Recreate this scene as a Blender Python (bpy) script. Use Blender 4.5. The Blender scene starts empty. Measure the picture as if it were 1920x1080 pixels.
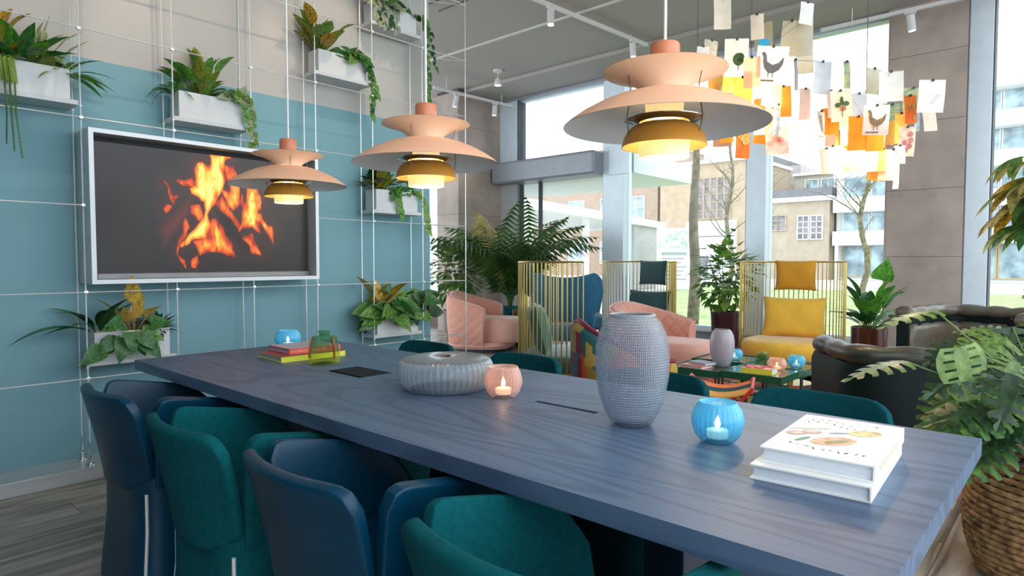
import bpy, math, random
import numpy as np
from mathutils import Vector, Matrix
random.seed(7)
PI = math.pi
D2R = math.radians
# ------------------------------------------------------------------ camera, sky, exposure
scene = bpy.context.scene
COL = scene.collection
cam_d = bpy.data.cameras.new('camera'); cam_d.sensor_width = 36.0; cam_d.lens = 22.42; cam_d.clip_start = 0.02; cam_d.clip_end = 400
cam = bpy.data.objects.new('camera', cam_d); COL.objects.link(cam)
CAM_H = 1.175
cam.location = (0, 0, CAM_H)
cam.rotation_euler = (D2R(90 - 2.44), 0, D2R(42.2 - 90))
scene.camera = cam
world = bpy.data.worlds.new('overcast_sky'); scene.world = world; world.use_nodes = True
wn = world.node_tree
bg = wn.nodes['Background']
tc = wn.nodes.new('ShaderNodeTexCoord'); nz = wn.nodes.new('ShaderNodeTexNoise'); nz.inputs['Scale'].default_value = 3.0
wr = wn.nodes.new('ShaderNodeValToRGB'); wr.color_ramp.elements[0].color = (0.77, 0.885, 1.0, 1); wr.color_ramp.elements[1].color = (0.90, 0.96, 1.0, 1)
wn.links.new(tc.outputs['Generated'], nz.inputs['Vector']); wn.links.new(nz.outputs['Fac'], wr.inputs['Fac']); wn.links.new(wr.outputs['Color'], bg.inputs['Color'])
bg.inputs['Strength'].default_value = 2.7
vs = scene.view_settings
scene.display_settings.display_device = 'sRGB'
vs.view_transform = 'Standard'; vs.look = 'None'; vs.gamma = 1.0; vs.use_curve_mapping = False
vs.exposure = 0.33
scene.cycles.max_bounces = 8; scene.cycles.transparent_max_bounces = 24; scene.cycles.diffuse_bounces = 4
scene.cycles.caustics_reflective = False; scene.cycles.caustics_refractive = False
scene.cycles.sample_clamp_indirect = 6.0

# ------------------------------------------------------------------ helpers
def lin(c):
    o = []
    for v in c[:3]:
        v = v / 255.0
        o.append(v / 12.92 if v <= 0.04045 else ((v + 0.055) / 1.055) ** 2.4)
    return (o[0], o[1], o[2], 1.0)

MATS = {}
def mat(name, rgb, rough=0.5, metal=0.0, var=0.08, scale=6.0, bump=0.0, bscale=120.0, rgb2=None, spec=0.5, coat=0.0, sheen=0.0, emit=None, estr=0.0, stretch=None, transl=0.0):
    if name in MATS: return MATS[name]
    m = bpy.data.materials.new(name); m.use_nodes = True
    nt = m.node_tree; p = nt.nodes['Principled BSDF']
    c = lin(rgb)
    tcn = nt.nodes.new('ShaderNodeTexCoord'); mp = nt.nodes.new('ShaderNodeMapping'); ns = nt.nodes.new('ShaderNodeTexNoise')
    ns.inputs['Scale'].default_value = scale; ns.inputs['Detail'].default_value = 4.0
    if stretch: mp.inputs['Scale'].default_value = stretch
    nt.links.new(tcn.outputs['Object'], mp.inputs['Vector']); nt.links.new(mp.outputs['Vector'], ns.inputs['Vector'])
    rp = nt.nodes.new('ShaderNodeValToRGB')
    c2 = lin(rgb2) if rgb2 else c
    lo = tuple(x * (1 - var) for x in c[:3]) + (1,); hi = tuple(min(1, x * (1 + var)) for x in c2[:3]) + (1,)
    rp.color_ramp.elements[0].position = 0.32; rp.color_ramp.elements[1].position = 0.68
    rp.color_ramp.elements[0].color = lo; rp.color_ramp.elements[1].color = hi
    nt.links.new(ns.outputs['Fac'], rp.inputs['Fac']); nt.links.new(rp.outputs['Color'], p.inputs['Base Color'])
    p.inputs['Roughness'].default_value = rough; p.inputs['Metallic'].default_value = metal
    p.inputs['Specular IOR Level'].default_value = spec
    p.inputs['Coat Weight'].default_value = coat; p.inputs['Sheen Weight'].default_value = sheen
    if emit:
        p.inputs['Emission Color'].default_value = lin(emit); p.inputs['Emission Strength'].default_value = estr
    if bump:
        nb = nt.nodes.new('ShaderNodeTexNoise'); nb.inputs['Scale'].default_value = bscale; nb.inputs['Detail'].default_value = 3.0
        bp = nt.nodes.new('ShaderNodeBump'); bp.inputs['Strength'].default_value = bump; bp.inputs['Distance'].default_value = 0.004
        nt.links.new(mp.outputs['Vector'], nb.inputs['Vector']); nt.links.new(nb.outputs['Fac'], bp.inputs['Height']); nt.links.new(bp.outputs['Normal'], p.inputs['Normal'])
    if transl:
        out = nt.nodes['Material Output']; tr = nt.nodes.new('ShaderNodeBsdfTranslucent'); mx = nt.nodes.new('ShaderNodeMixShader')
        nt.links.new(rp.outputs['Color'], tr.inputs['Color']); mx.inputs[0].default_value = transl
        nt.links.new(p.outputs[0], mx.inputs[1]); nt.links.new(tr.outputs[0], mx.inputs[2]); nt.links.new(mx.outputs[0], out.inputs['Surface'])
    MATS[name] = m
    return m

def glassy(name, rgb, body=0.25, rough=0.08, tint=None, bumps=None, rgb_body=None):
    """thin coloured glass: straight-through light mixed with a glossy tinted body"""
    if name in MATS: return MATS[name]
    m = bpy.data.materials.new(name); m.use_nodes = True
    nt = m.node_tree; p = nt.nodes['Principled BSDF']; out = nt.nodes['Material Output']
    tr = nt.nodes.new('ShaderNodeBsdfTransparent'); tr.inputs['Color'].default_value = lin(tint or rgb)
    p.inputs['Base Color'].default_value = lin(rgb_body or rgb); p.inputs['Roughness'].default_value = rough; p.inputs['Specular IOR Level'].default_value = 0.8
    lw = nt.nodes.new('ShaderNodeLayerWeight'); lw.inputs['Blend'].default_value = 0.35
    mr = nt.nodes.new('ShaderNodeMapRange'); mr.inputs['To Min'].default_value = body; mr.inputs['To Max'].default_value = min(1.0, body + 0.55)
    nt.links.new(lw.outputs['Facing'], mr.inputs['Value'])
    mx = nt.nodes.new('ShaderNodeMixShader')
    nt.links.new(mr.outputs[0], mx.inputs[0]); nt.links.new(tr.outputs[0], mx.inputs[1]); nt.links.new(p.outputs[0], mx.inputs[2])
    nt.links.new(mx.outputs[0], out.inputs['Surface'])
    tcn = nt.nodes.new('ShaderNodeTexCoord')
    if bumps:
        sx, sz = bumps
        sep = nt.nodes.new('ShaderNodeSeparateXYZ'); nt.links.new(tcn.outputs['Object'], sep.inputs[0])
        at = nt.nodes.new('ShaderNodeMath'); at.operation = 'ARCTAN2'; nt.links.new(sep.outputs['Y'], at.inputs[0]); nt.links.new(sep.outputs['X'], at.inputs[1])
        def sn(src, k):
            a = nt.nodes.new('ShaderNodeMath'); a.operation = 'MULTIPLY'; a.inputs[1].default_value = k; nt.links.new(src, a.inputs[0])
            b = nt.nodes.new('ShaderNodeMath'); b.operation = 'SINE'; nt.links.new(a.outputs[0], b.inputs[0]); return b.outputs[0]
        ad = nt.nodes.new('ShaderNodeMath'); ad.operation = 'ADD'
        nt.links.new(sn(at.outputs[0], sx), ad.inputs[0]); nt.links.new(sn(sep.outputs['Z'], sz), ad.inputs[1])
        bp = nt.nodes.new('ShaderNodeBump'); bp.inputs['Strength'].default_value = 0.6; bp.inputs['Distance'].default_value = 0.003
        nt.links.new(ad.outputs[0], bp.inputs['Height']); nt.links.new(bp.outputs['Normal'], p.inputs['Normal'])
        nt.links.new(bp.outputs['Normal'], lw.inputs['Normal'])
    else:
        ns = nt.nodes.new('ShaderNodeTexNoise'); ns.inputs['Scale'].default_value = 4.0; nt.links.new(tcn.outputs['Object'], ns.inputs['Vector'])
        bp = nt.nodes.new('ShaderNodeBump'); bp.inputs['Strength'].default_value = 0.03; nt.links.new(ns.outputs['Fac'], bp.inputs['Height']); nt.links.new(bp.outputs['Normal'], p.inputs['Normal'])
    MATS[name] = m
    return m

class MB:
    def __init__(s): s.v = []; s.f = []
    def add(s, vs, fs):
        o = len(s.v); s.v += [tuple(map(float, p)) for p in vs]; s.f += [tuple(i + o for i in q) for q in fs]; return s
    def box(s, x0, x1, y0, y1, z0, z1):
        return s.add([(x0,y0,z0),(x1,y0,z0),(x1,y1,z0),(x0,y1,z0),(x0,y0,z1),(x1,y0,z1),(x1,y1,z1),(x0,y1,z1)],
                     [(0,3,2,1),(4,5,6,7),(0,1,5,4),(1,2,6,5),(2,3,7,6),(3,0,4,7)])
    def prism(s, poly, z0, z1):
        n = len(poly)
        return s.add([(x,y,z0) for x,y in poly] + [(x,y,z1) for x,y in poly],
                     [tuple(range(n-1,-1,-1)), tuple(range(n,2*n))] + [(i,(i+1)%n,n+(i+1)%n,n+i) for i in range(n)])
    def tube(s, pts, r, n=8, cap=True, closed=False):
        pts = [Vector(p) for p in pts]; m = len(pts)
        rs = r if isinstance(r, (list, tuple)) else [r] * m
        vs = []; fs = []
        prev = None
        for i, p in enumerate(pts):
            if closed: t = pts[(i+1) % m] - pts[i-1]
            else: t = pts[min(i+1, m-1)] - pts[max(i-1, 0)]
            if t.length < 1e-9: t = Vector((0,0,1))
            t.normalize()
            if prev is None:
                a = Vector((0,0,1)) if abs(t.z) < 0.9 else Vector((1,0,0))
                u = t.cross(a).normalized()
            else:
                u = (prev - t * prev.dot(t)).normalized()
            prev = u; w = t.cross(u)
            for k in range(n):
                an = 2*PI*k/n; vs.append(p + (u*math.cos(an) + w*math.sin(an)) * rs[i])
        rng = m if closed else m - 1
        for i in range(rng):
            j = (i+1) % m
            for k in range(n):
                fs.append((i*n+k, i*n+(k+1)%n, j*n+(k+1)%n, j*n+k))
        if cap and not closed:
            fs.append(tuple(range(n-1,-1,-1))); fs.append(tuple((m-1)*n+k for k in range(n)))
        return s.add(vs, fs)
    def cyl(s, p0, p1, r, n=12): return s.tube([p0, p1], r, n)
    def lathe(s, prof, n=32, c=(0,0), rib=None, capb=False, capt=False):
        vs = []; fs = []; m = len(prof)
        for i, (r, z) in enumerate(prof):
            for k in range(n):
                a = 2*PI*k/n; rr = r * (1 + (rib(a, i/(m-1)) if rib else 0))
                vs.append((c[0]+rr*math.cos(a), c[1]+rr*math.sin(a), z))
        for i in range(m-1):
            for k in range(n):
                fs.append((i*n+k, i*n+(k+1)%n, (i+1)*n+(k+1)%n, (i+1)*n+k))
        if capb: fs.append(tuple(range(n-1,-1,-1)))
        if capt: fs.append(tuple((m-1)*n+k for k in range(n)))
        return s.add(vs, fs)
    def grid(s, fn, nu, nv, cu=False):
        vs = [fn(i/(nu if cu else nu-1), j/(nv-1)) for j in range(nv) for i in range(nu)]
        fs = []
        for j in range(nv-1):
            for i in range(nu if cu else nu-1):
                i2 = (i+1) % nu
                fs.append((j*nu+i, j*nu+i2, (j+1)*nu+i2, (j+1)*nu+i))
        return s.add(vs, fs)
    def mesh(s, name, m, smooth=False, ang=40):
        me = bpy.data.meshes.new(name); me.from_pydata(s.v, [], s.f); me.update()
        if m: me.materials.append(m)
        if smooth:
            me.shade_smooth()
            if ang < 179: me.set_sharp_from_angle(angle=D2R(ang))
        return me
    def build(s, name, m, parent=None, smooth=False, bevel=0, seg=2, sub=0, solid=0, ang=40, off=-1):
        o = bpy.data.objects.new(name, s.mesh(name, m, smooth, ang)); COL.objects.link(o)
        if parent: o.parent = parent
        if solid:
            md = o.modifiers.new('solid', 'SOLIDIFY'); md.thickness = solid; md.offset = off
        if bevel:
            md = o.modifiers.new('bevel', 'BEVEL'); md.width = bevel; md.segments = seg; md.limit_method = 'ANGLE'; md.angle_limit = D2R(35); md.harden_normals = False
        if sub:
            md = o.modifiers.new('sub', 'SUBSURF'); md.levels = sub; md.render_levels = sub
        return o

def thing(name, label, cat, loc=(0,0,0), rz=0.0, group=None):
    o = bpy.data.objects.new(name, None); COL.objects.link(o); o.empty_display_size = 0.1
    o.location = loc; o.rotation_euler = (0,0,rz); o['label'] = label; o['category'] = cat
    if group: o['group'] = group
    return o
def tag(o, label, cat, group=None):
    o['label'] = label; o['category'] = cat
    if group: o['group'] = group
    return o
def struct(o, label=None):
    o['kind'] = 'structure'
    if label: o['label'] = label
    return o
def empty_struct(name, loc=(0,0,0)):
    o = bpy.data.objects.new(name, None); COL.objects.link(o); o.location = loc; o.empty_display_size = 0.1; o['kind'] = 'structure'; return o
def inst(name, me, parent, M):
    o = bpy.data.objects.new(name, me); COL.objects.link(o); o.parent = parent; o.matrix_local = M; return o
def copy_thing(root, loc, rz, label):
    r = root.copy(); COL.objects.link(r); r.location = loc; r.rotation_euler = (0,0,rz); r['label'] = label
    for ch in root.children:
        c = ch.copy(); COL.objects.link(c); c.parent = r
        for g in ch.children:
            d = g.copy(); COL.objects.link(d); d.parent = c
    return r
def frame_mat(pos, fwd, up=(0,0,1), sc=1.0):
    """local +Y goes along fwd, +Z close to up"""
    f = Vector(fwd).normalized(); u = Vector(up); r = f.cross(u)
    if r.length < 1e-4: r = f.cross(Vector((1,0,0)))
    r.normalize(); u = r.cross(f)
    M = Matrix((r, f, u)).transposed().to_4x4()
    return Matrix.Translation(Vector(pos)) @ M @ Matrix.Scale(sc, 4)
def superell(a, b, n, k, z):
    out = []
    for i in range(k):
        t = 2*PI*i/k; c = math.cos(t); s_ = math.sin(t)
        out.append((a*math.copysign(abs(c)**(2/n), c), b*math.copysign(abs(s_)**(2/n), s_), z))
    return out
def loft(mb, rings, capb=True, capt=True):
    n = len(rings[0]); vs = [p for r in rings for p in r]; fs = []
    for i in range(len(rings)-1):
        for k in range(n): fs.append((i*n+k, i*n+(k+1)%n, (i+1)*n+(k+1)%n, (i+1)*n+k))
    if capb: fs.append(tuple(range(n-1,-1,-1)))
    if capt: fs.append(tuple((len(rings)-1)*n+k for k in range(n)))
    return mb.add(vs, fs)

# ------------------------------------------------------------------ special materials
def wood_floor():
    m = bpy.data.materials.new('weathered_oak_plank'); m.use_nodes = True; nt = m.node_tree; p = nt.nodes['Principled BSDF']
    tcn = nt.nodes.new('ShaderNodeTexCoord'); oi = nt.nodes.new('ShaderNodeObjectInfo'); mp = nt.nodes.new('ShaderNodeMapping')
    mp.inputs['Scale'].default_value = (1.6, 14, 1)
    cb = nt.nodes.new('ShaderNodeVectorMath'); cb.operation = 'ADD'
    ml = nt.nodes.new('ShaderNodeMath'); ml.operation = 'MULTIPLY'; ml.inputs[1].default_value = 37.0
    nt.links.new(oi.outputs['Random'], ml.inputs[0]); nt.links.new(tcn.outputs['Object'], cb.inputs[0]); nt.links.new(ml.outputs[0], cb.inputs[1])
    nt.links.new(cb.outputs[0], mp.inputs['Vector'])
    n1 = nt.nodes.new('ShaderNodeTexNoise'); n1.inputs['Scale'].default_value = 1.3; n1.inputs['Detail'].default_value = 6; n1.inputs['Distortion'].default_value = 0.6
    nt.links.new(mp.outputs[0], n1.inputs['Vector'])
    rp = nt.nodes.new('ShaderNodeValToRGB'); e = rp.color_ramp.elements
    e[0].position = 0.3; e[0].color = lin((100, 92, 86)); e[1].position = 0.72; e[1].color = lin((196, 186, 174))
    x = e.new(0.5); x.color = lin((158, 146, 134))
    nt.links.new(n1.outputs['Fac'], rp.inputs['Fac'])
    hs = nt.nodes.new('ShaderNodeHueSaturation')
    mr = nt.nodes.new('ShaderNodeMapRange'); mr.inputs['To Min'].default_value = 0.78; mr.inputs['To Max'].default_value = 1.15
    nt.links.new(oi.outputs['Random'], mr.inputs['Value']); nt.links.new(mr.outputs[0], hs.inputs['Value']); nt.links.new(rp.outputs['Color'], hs.inputs['Color'])
    nt.links.new(hs.outputs['Color'], p.inputs['Base Color']); p.inputs['Roughness'].default_value = 0.42
    bp = nt.nodes.new('ShaderNodeBump'); bp.inputs['Strength'].default_value = 0.15; nt.links.new(n1.outputs['Fac'], bp.inputs['Height']); nt.links.new(bp.outputs[0], p.inputs['Normal'])
    return m
def table_wood():
    m = bpy.data.materials.new('blue_stained_ash'); m.use_nodes = True; nt = m.node_tree; p = nt.nodes['Principled BSDF']
    tcn = nt.nodes.new('ShaderNodeTexCoord'); mp = nt.nodes.new('ShaderNodeMapping'); mp.inputs['Scale'].default_value = (3.6, 0.55, 2)
    nt.links.new(tcn.outputs['Object'], mp.inputs['Vector'])
    n0 = nt.nodes.new('ShaderNodeTexNoise'); n0.inputs['Scale'].default_value = 1.0; n0.inputs['Detail'].default_value = 1.5; n0.inputs['Distortion'].default_value = 0.4
    nt.links.new(mp.outputs[0], n0.inputs['Vector'])
    k0 = nt.nodes.new('ShaderNodeMath'); k0.operation = 'MULTIPLY'; k0.inputs[1].default_value = 95.0; nt.links.new(n0.outputs['Fac'], k0.inputs[0])
    wv = nt.nodes.new('ShaderNodeMath'); wv.operation = 'SINE'; nt.links.new(k0.outputs[0], wv.inputs[0])
    m2 = nt.nodes.new('ShaderNodeMapping'); m2.inputs['Scale'].default_value = (130, 6, 10); nt.links.new(tcn.outputs['Object'], m2.inputs['Vector'])
    n2 = nt.nodes.new('ShaderNodeTexNoise'); n2.inputs['Scale'].default_value = 1.0; n2.inputs['Detail'].default_value = 2; nt.links.new(m2.outputs[0], n2.inputs['Vector'])
    rp = nt.nodes.new('ShaderNodeValToRGB'); e = rp.color_ramp.elements
    e[0].position = 0.0; e[0].color = lin((82, 104, 132)); e[1].position = 0.9; e[1].color = lin((68, 88, 116))
    nt.links.new(wv.outputs[0], rp.inputs['Fac'])
    mx = nt.nodes.new('ShaderNodeMixRGB'); mx.blend_type = 'MULTIPLY'; mx.inputs[0].default_value = 0.5
    nt.links.new(rp.outputs['Color'], mx.inputs[1]); nt.links.new(n2.outputs['Color'], mx.inputs[2])
    r2 = nt.nodes.new('ShaderNodeValToRGB'); r2.color_ramp.elements[0].position = 0.35; r2.color_ramp.elements[0].color = (0.75,0.75,0.75,1); r2.color_ramp.elements[1].position = 0.6
    nt.links.new(n2.outputs['Fac'], r2.inputs['Fac']); nt.links.new(r2.outputs['Color'], mx.inputs[2])
    nt.links.new(mx.outputs[0], p.inputs['Base Color']); p.inputs['Roughness'].default_value = 0.44; p.inputs['Specular IOR Level'].default_value = 0.5
    bp = nt.nodes.new('ShaderNodeBump'); bp.inputs['Strength'].default_value = 0.12; bp.inputs['Distance'].default_value = 0.002; nt.links.new(rp.outputs['Color'], bp.inputs['Height']); nt.links.new(bp.outputs[0], p.inputs['Normal'])
    return m
def quilt(name, rgb, k=11.0):
    m = bpy.data.materials.new(name); m.use_nodes = True; nt = m.node_tree; p = nt.nodes['Principled BSDF']
    tcn = nt.nodes.new('ShaderNodeTexCoord'); sep = nt.nodes.new('ShaderNodeSeparateXYZ'); nt.links.new(tcn.outputs['Object'], sep.inputs[0])
    def mth(op, a, b=None):
        n = nt.nodes.new('ShaderNodeMath'); n.operation = op
        for i, q in enumerate((a, b)):
            if q is None: continue
            if isinstance(q, (int, float)): n.inputs[i].default_value = q
            else: nt.links.new(q, n.inputs[i])
        return n.outputs[0]
    h = mth('ADD', sep.outputs['X'], sep.outputs['Y'])
    a = mth('ABSOLUTE', mth('SINE', mth('MULTIPLY', mth('ADD', h, sep.outputs['Z']), k * 2)))
    b = mth('ABSOLUTE', mth('SINE', mth('MULTIPLY', mth('SUBTRACT', h, sep.outputs['Z']), k * 2)))
    q = mth('POWER', mth('MULTIPLY', a, b), 0.4)
    bp = nt.nodes.new('ShaderNodeBump'); bp.inputs['Strength'].default_value = 0.55; bp.inputs['Distance'].default_value = 0.012; nt.links.new(q, bp.inputs['Height']); nt.links.new(bp.outputs[0], p.inputs['Normal'])
    ns = nt.nodes.new('ShaderNodeTexNoise'); ns.inputs['Scale'].default_value = 5; nt.links.new(tcn.outputs['Object'], ns.inputs['Vector'])
    rp = nt.nodes.new('ShaderNodeValToRGB'); c = lin(rgb); rp.color_ramp.elements[0].color = tuple(x*0.9 for x in c[:3])+(1,); rp.color_ramp.elements[1].color = tuple(min(1,x*1.08) for x in c[:3])+(1,)
    nt.links.new(ns.outputs['Fac'], rp.inputs['Fac']); nt.links.new(rp.outputs[0], p.inputs['Base Color'])
    p.inputs['Roughness'].default_value = 0.8; p.inputs['Sheen Weight'].default_value = 0.3
    return m
def patchwork(name, cols, scale):
    m = bpy.data.materials.new(name); m.use_nodes = True; nt = m.node_tree; p = nt.nodes['Principled BSDF']
    tcn = nt.nodes.new('ShaderNodeTexCoord'); vo = nt.nodes.new('ShaderNodeTexVoronoi'); vo.distance = 'CHEBYCHEV'; vo.inputs['Scale'].default_value = scale; vo.inputs['Randomness'].default_value = 0.8
    nt.links.new(tcn.outputs['Object'], vo.inputs['Vector'])
    sp = nt.nodes.new('ShaderNodeSeparateColor'); nt.links.new(vo.outputs['Color'], sp.inputs[0])
    rp = nt.nodes.new('ShaderNodeValToRGB'); rp.color_ramp.interpolation = 'CONSTANT'
    e = rp.color_ramp.elements; e[0].color = lin(cols[0]); e[1].position = 1.0/len(cols); e[1].color = lin(cols[1])
    for i in range(2, len(cols)): x = e.new(i/len(cols)); x.color = lin(cols[i])
    nt.links.new(sp.outputs[0], rp.inputs['Fac']); nt.links.new(rp.outputs[0], p.inputs['Base Color']); p.inputs['Roughness'].default_value = 0.85
    return m
M_floor = wood_floor(); M_table = table_wood()
M_teal = mat('teal_wall_paint', (111, 157, 168), 0.62, var=0.03, scale=1.5, bump=0.05, bscale=60)
M_white = mat('warm_white_wall_paint', (180, 179, 176), 0.7, var=0.03, scale=1.2)
M_ceil = mat('ceiling_paint', (168, 162, 156), 0.8, var=0.02, scale=1.0)
M_plinth = mat('brushed_plinth', (196, 200, 202), 0.3, metal=0.3, var=0.08, scale=3, stretch=(0.4, 8, 8))
M_conc = mat('concrete_tile', (164, 150, 140), 0.6, var=0.14, scale=2.2, bump=0.08, bscale=14, rgb2=(174, 159, 148))
M_joint = mat('dark_joint', (88, 80, 76), 0.8)
M_alu = mat('painted_aluminium', (226, 239, 248), 0.4, metal=0.1, var=0.03)
M_aludk = mat('dark_gasket', (70, 76, 84), 0.6)  # dark grey of the gaskets, glazing bars, stiles and thin wires
M_alugrey = mat('grey_aluminium_beam', (150, 156, 164), 0.45, metal=0.2, var=0.04)
M_steel = mat('steel_cable', (224, 228, 230), 0.3, metal=0.4, var=0.06, scale=30)
M_chrome = mat('chrome', (220, 222, 225), 0.12, metal=1.0, var=0.03)
M_shelf = mat('pale_grey_shelf', (198, 202, 205), 0.5, var=0.03)
M_planter = mat('white_planter_metal', (206, 209, 211), 0.5, var=0.03, scale=8)
M_soil = mat('dark_soil', (50, 38, 30), 0.95, var=0.3, scale=40, bump=0.6)
M_tvf = mat('silver_tv_frame', (204, 210, 214), 0.38, metal=0.25, var=0.03)
M_tvdark = mat('tv_black_bezel', (38, 38, 42), 0.35, var=0.05)
M_tvgrey = mat('tv_grey_bezel', (128, 130, 132), 0.4, metal=0.3)
M_leather = mat('blue_leather', (0, 54, 78), 0.36, var=0.12, scale=9, bump=0.06, bscale=260, coat=0.0, spec=0.32)
M_fabric = mat('teal_wool', (6, 82, 88), 0.95, var=0.12, scale=60, bump=0.25, bscale=420, sheen=0.0, spec=0.12)
M_fabric2 = mat('dark_teal_wool', (8, 68, 76), 0.95, var=0.12, scale=60, bump=0.25, bscale=420, sheen=0.0, spec=0.12)
M_glide = mat('black_glide', (18, 18, 20), 0.5)
M_lwhite = mat('white_lacquer', (236, 234, 230), 0.4, var=0.02)
M_track = mat('white_track', (216, 214, 212), 0.45, var=0.02)
M_glass = None
def window_glass():
    m = bpy.data.materials.new('window_glass'); m.use_nodes = True; nt = m.node_tree; nt.nodes.remove(nt.nodes['Principled BSDF'])
    out = nt.nodes['Material Output']; tr = nt.nodes.new('ShaderNodeBsdfTransparent'); tr.inputs['Color'].default_value = (0.96, 0.98, 0.985, 1)
    gl = nt.nodes.new('ShaderNodeBsdfGlossy'); gl.inputs['Roughness'].default_value = 0.02
    fr = nt.nodes.new('ShaderNodeFresnel'); fr.inputs['IOR'].default_value = 1.25
    tcn = nt.nodes.new('ShaderNodeTexCoord'); ns = nt.nodes.new('ShaderNodeTexNoise'); ns.inputs['Scale'].default_value = 0.7; nt.links.new(tcn.outputs['Object'], ns.inputs['Vector'])
    bp = nt.nodes.new('ShaderNodeBump'); bp.inputs['Strength'].default_value = 0.02; nt.links.new(ns.outputs['Fac'], bp.inputs['Height']); nt.links.new(bp.outputs[0], gl.inputs['Normal'])
    mx = nt.nodes.new('ShaderNodeMixShader'); nt.links.new(fr.outputs[0], mx.inputs[0]); nt.links.new(tr.outputs[0], mx.inputs[1]); nt.links.new(gl.outputs[0], mx.inputs[2]); nt.links.new(mx.outputs[0], out.inputs['Surface'])
    return m
M_glass = window_glass()
# ------------------------------------------------------------------ the room
XW = 8.2; ZC = 3.95; YW = 4.17
fl = struct(MB().box(-3.0, XW+0.1, -3.5, 11.0, -0.15, -0.012).build('floor', mat('floor_base', (112, 97, 86), 0.5, var=0.25, scale=3, stretch=(0.6, 6, 1))))
pl_me = {}
row = 0; y = -1.1
while y < 4.0:
    x = -0.9 - (row*0.47) % 1.3
    while x < 6.0:
        L = 1.3
        if 'p' not in pl_me:
            pl_me['p'] = MB().box(0.0015, L-0.0015, 0.0012, 0.1888, 0, 0.012).mesh('plank', M_floor)
        inst('plank', pl_me['p'], fl, Matrix.Translation((x, y, -0.012)))
        x += L
    y += 0.19; row += 1
MB().box(6.0, XW+0.1, -1.1, 4.1, -0.012, 0).build('far_boards', M_floor, fl)
MB().box(-3, XW+0.1, 4.1, 11, -0.012, 0).build('far_boards', M_floor, fl)
ce = struct(MB().box(-1.0, 7.25, -1.0, 11.0, ZC, ZC+0.2).build('ceiling', M_ceil))
MB().box(7.25, XW+0.25, -2.6, 11.0, ZC-0.05, ZC+0.2).build('bulkhead', M_ceil, ce, bevel=0.01)
MB().box(5.86, 5.90, -1.0, 8.0, ZC-0.012, ZC).build('ceiling_rail', M_track, ce)
MB().box(8.06, 8.12, -2.2, 7.6, ZC-0.09, ZC-0.05).build('blind_rail', M_alugrey, ce)
for xx in (4.55, 4.75):
    MB().tube([(xx, -1.0, ZC-0.03), (xx, 5.4, ZC-0.03)], 0.008, 6).build('ceiling_wire', M_aludk, ce)
struct(MB().box(-1.45, -1.25, -0.6, YW+0.25, 0, ZC).build('wall_light_block', mat('light_block_charcoal', (74, 80, 84), 0.7)))  # unseen wall, added dark to hold light off the chair backs
# television wall: teal below, warm white above
wl = struct(MB().box(-1.6, 3.56, YW, YW+0.25, 0, 2.3).build('wall_left', M_teal), 'teal painted wall behind the cable trellis')
MB().box(-1.6, 3.56, YW, YW+0.25, 2.3, ZC).build('upper_paint', M_white, wl)
struct(MB().box(-1.6, 3.56, 3.93, YW, 0, 0.075).build('baseboard_left', M_plinth, bevel=0.003))
# corner wall clad with large concrete tiles
TH = 0.714
wr_ = struct(MB().box(7.11, XW+0.1, 7.62, 8.12, 0, ZC).build('wall_rear', M_joint))
def tiles(parent, axis, a0, a1, face, zs, thick=0.018, n=1):
    for i in range(len(zs)-1):
        for k in range(n):
            b0 = a0 + (a1-a0)*k/n + 0.002; b1 = a0 + (a1-a0)*(k+1)/n - 0.002
            mb = MB()
            if axis == 'y': mb.box(b0, b1, face-thick, face, zs[i]+0.002, zs[i+1]-0.002)
            else: mb.box(face-thick, face, b0, b1, zs[i]+0.002, zs[i+1]-0.002)
            mb.build('tile', M_conc, parent)
ZS = [0.0, 0.51, 1.22, 1.935, 2.65, 3.36, ZC-0.05]
tiles(wr_, 'y', 7.09, XW, 7.62, ZS); tiles(wr_, 'x', 7.62, 8.12, 7.11, ZS)
struct(MB().box(7.5, XW+0.1, 8.12, 11, 0, 0.16).build('baseboard_rear', mat('brown_base', (96, 80, 72), 0.6)))
# right pillar
wp = struct(MB().box(8.0, XW+0.35, 0.985, 1.685, 0, ZC-0.05).build('wall_right_pillar', M_joint))
tiles(wp, 'x', 0.985, 1.685, 8.0, ZS)
for i in range(len(ZS)-1):
    MB().box(7.984, XW+0.3, 1.685, 1.70, ZS[i]+0.002, ZS[i+1]-0.002).build('tile', M_conc, wp)
# window wall
struct(MB().box(XW-0.05, XW+0.2, -2.6, 5.12, 0, 0.22).build('wall_right_curb', mat('grey_curb', (148, 156, 164), 0.5), bevel=0.004))
struct(MB().box(XW-0.12, XW+0.2, -2.6, 5.12, 0.22, 0.25).build('trim_sill', M_lwhite, bevel=0.004))
def window(n, y0, y1, z0, z1, lw, rw, bars=()):
    w = empty_struct('window_%d' % n, (XW, (y0+y1)/2, z0))
    h = z1 - z0; a = (y0-y1)/2; b = -a
    fr = MB(); fr.box(-0.03, 0.07, a, b, h-0.05, h); fr.box(-0.03, 0.07, a, b, 0, 0.04)
    fr.build('frame', M_alu, w)
    if lw: MB().box(-0.12, 0.12, b-lw, b, 0, h).build('mullion', M_alu, w, bevel=0.004); MB().box(-0.10, 0.10, b-lw-0.012, b-lw, 0, h).build('gasket', M_aludk, w)
    if rw: MB().box(-0.12, 0.12, a, a+rw, 0, h).build('mullion', M_alu, w, bevel=0.004); MB().box(-0.10, 0.10, a+rw, a+rw+0.012, 0, h).build('gasket', M_aludk, w)
    MB().box(0.015, 0.025, a+rw, b-lw, 0.04, h-0.05).build('pane', M_glass, w)
    for yy in bars: MB().box(-0.03, 0.05, yy-0.02-(y0+y1)/2, yy+0.02-(y0+y1)/2, 0.04, h-0.05).build('glazing_bar', M_aludk, w)
    return w
ZT = ZC - 0.05
window(1, 5.12, 7.62, 2.80, ZT, 0.40, 0.36)
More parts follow.
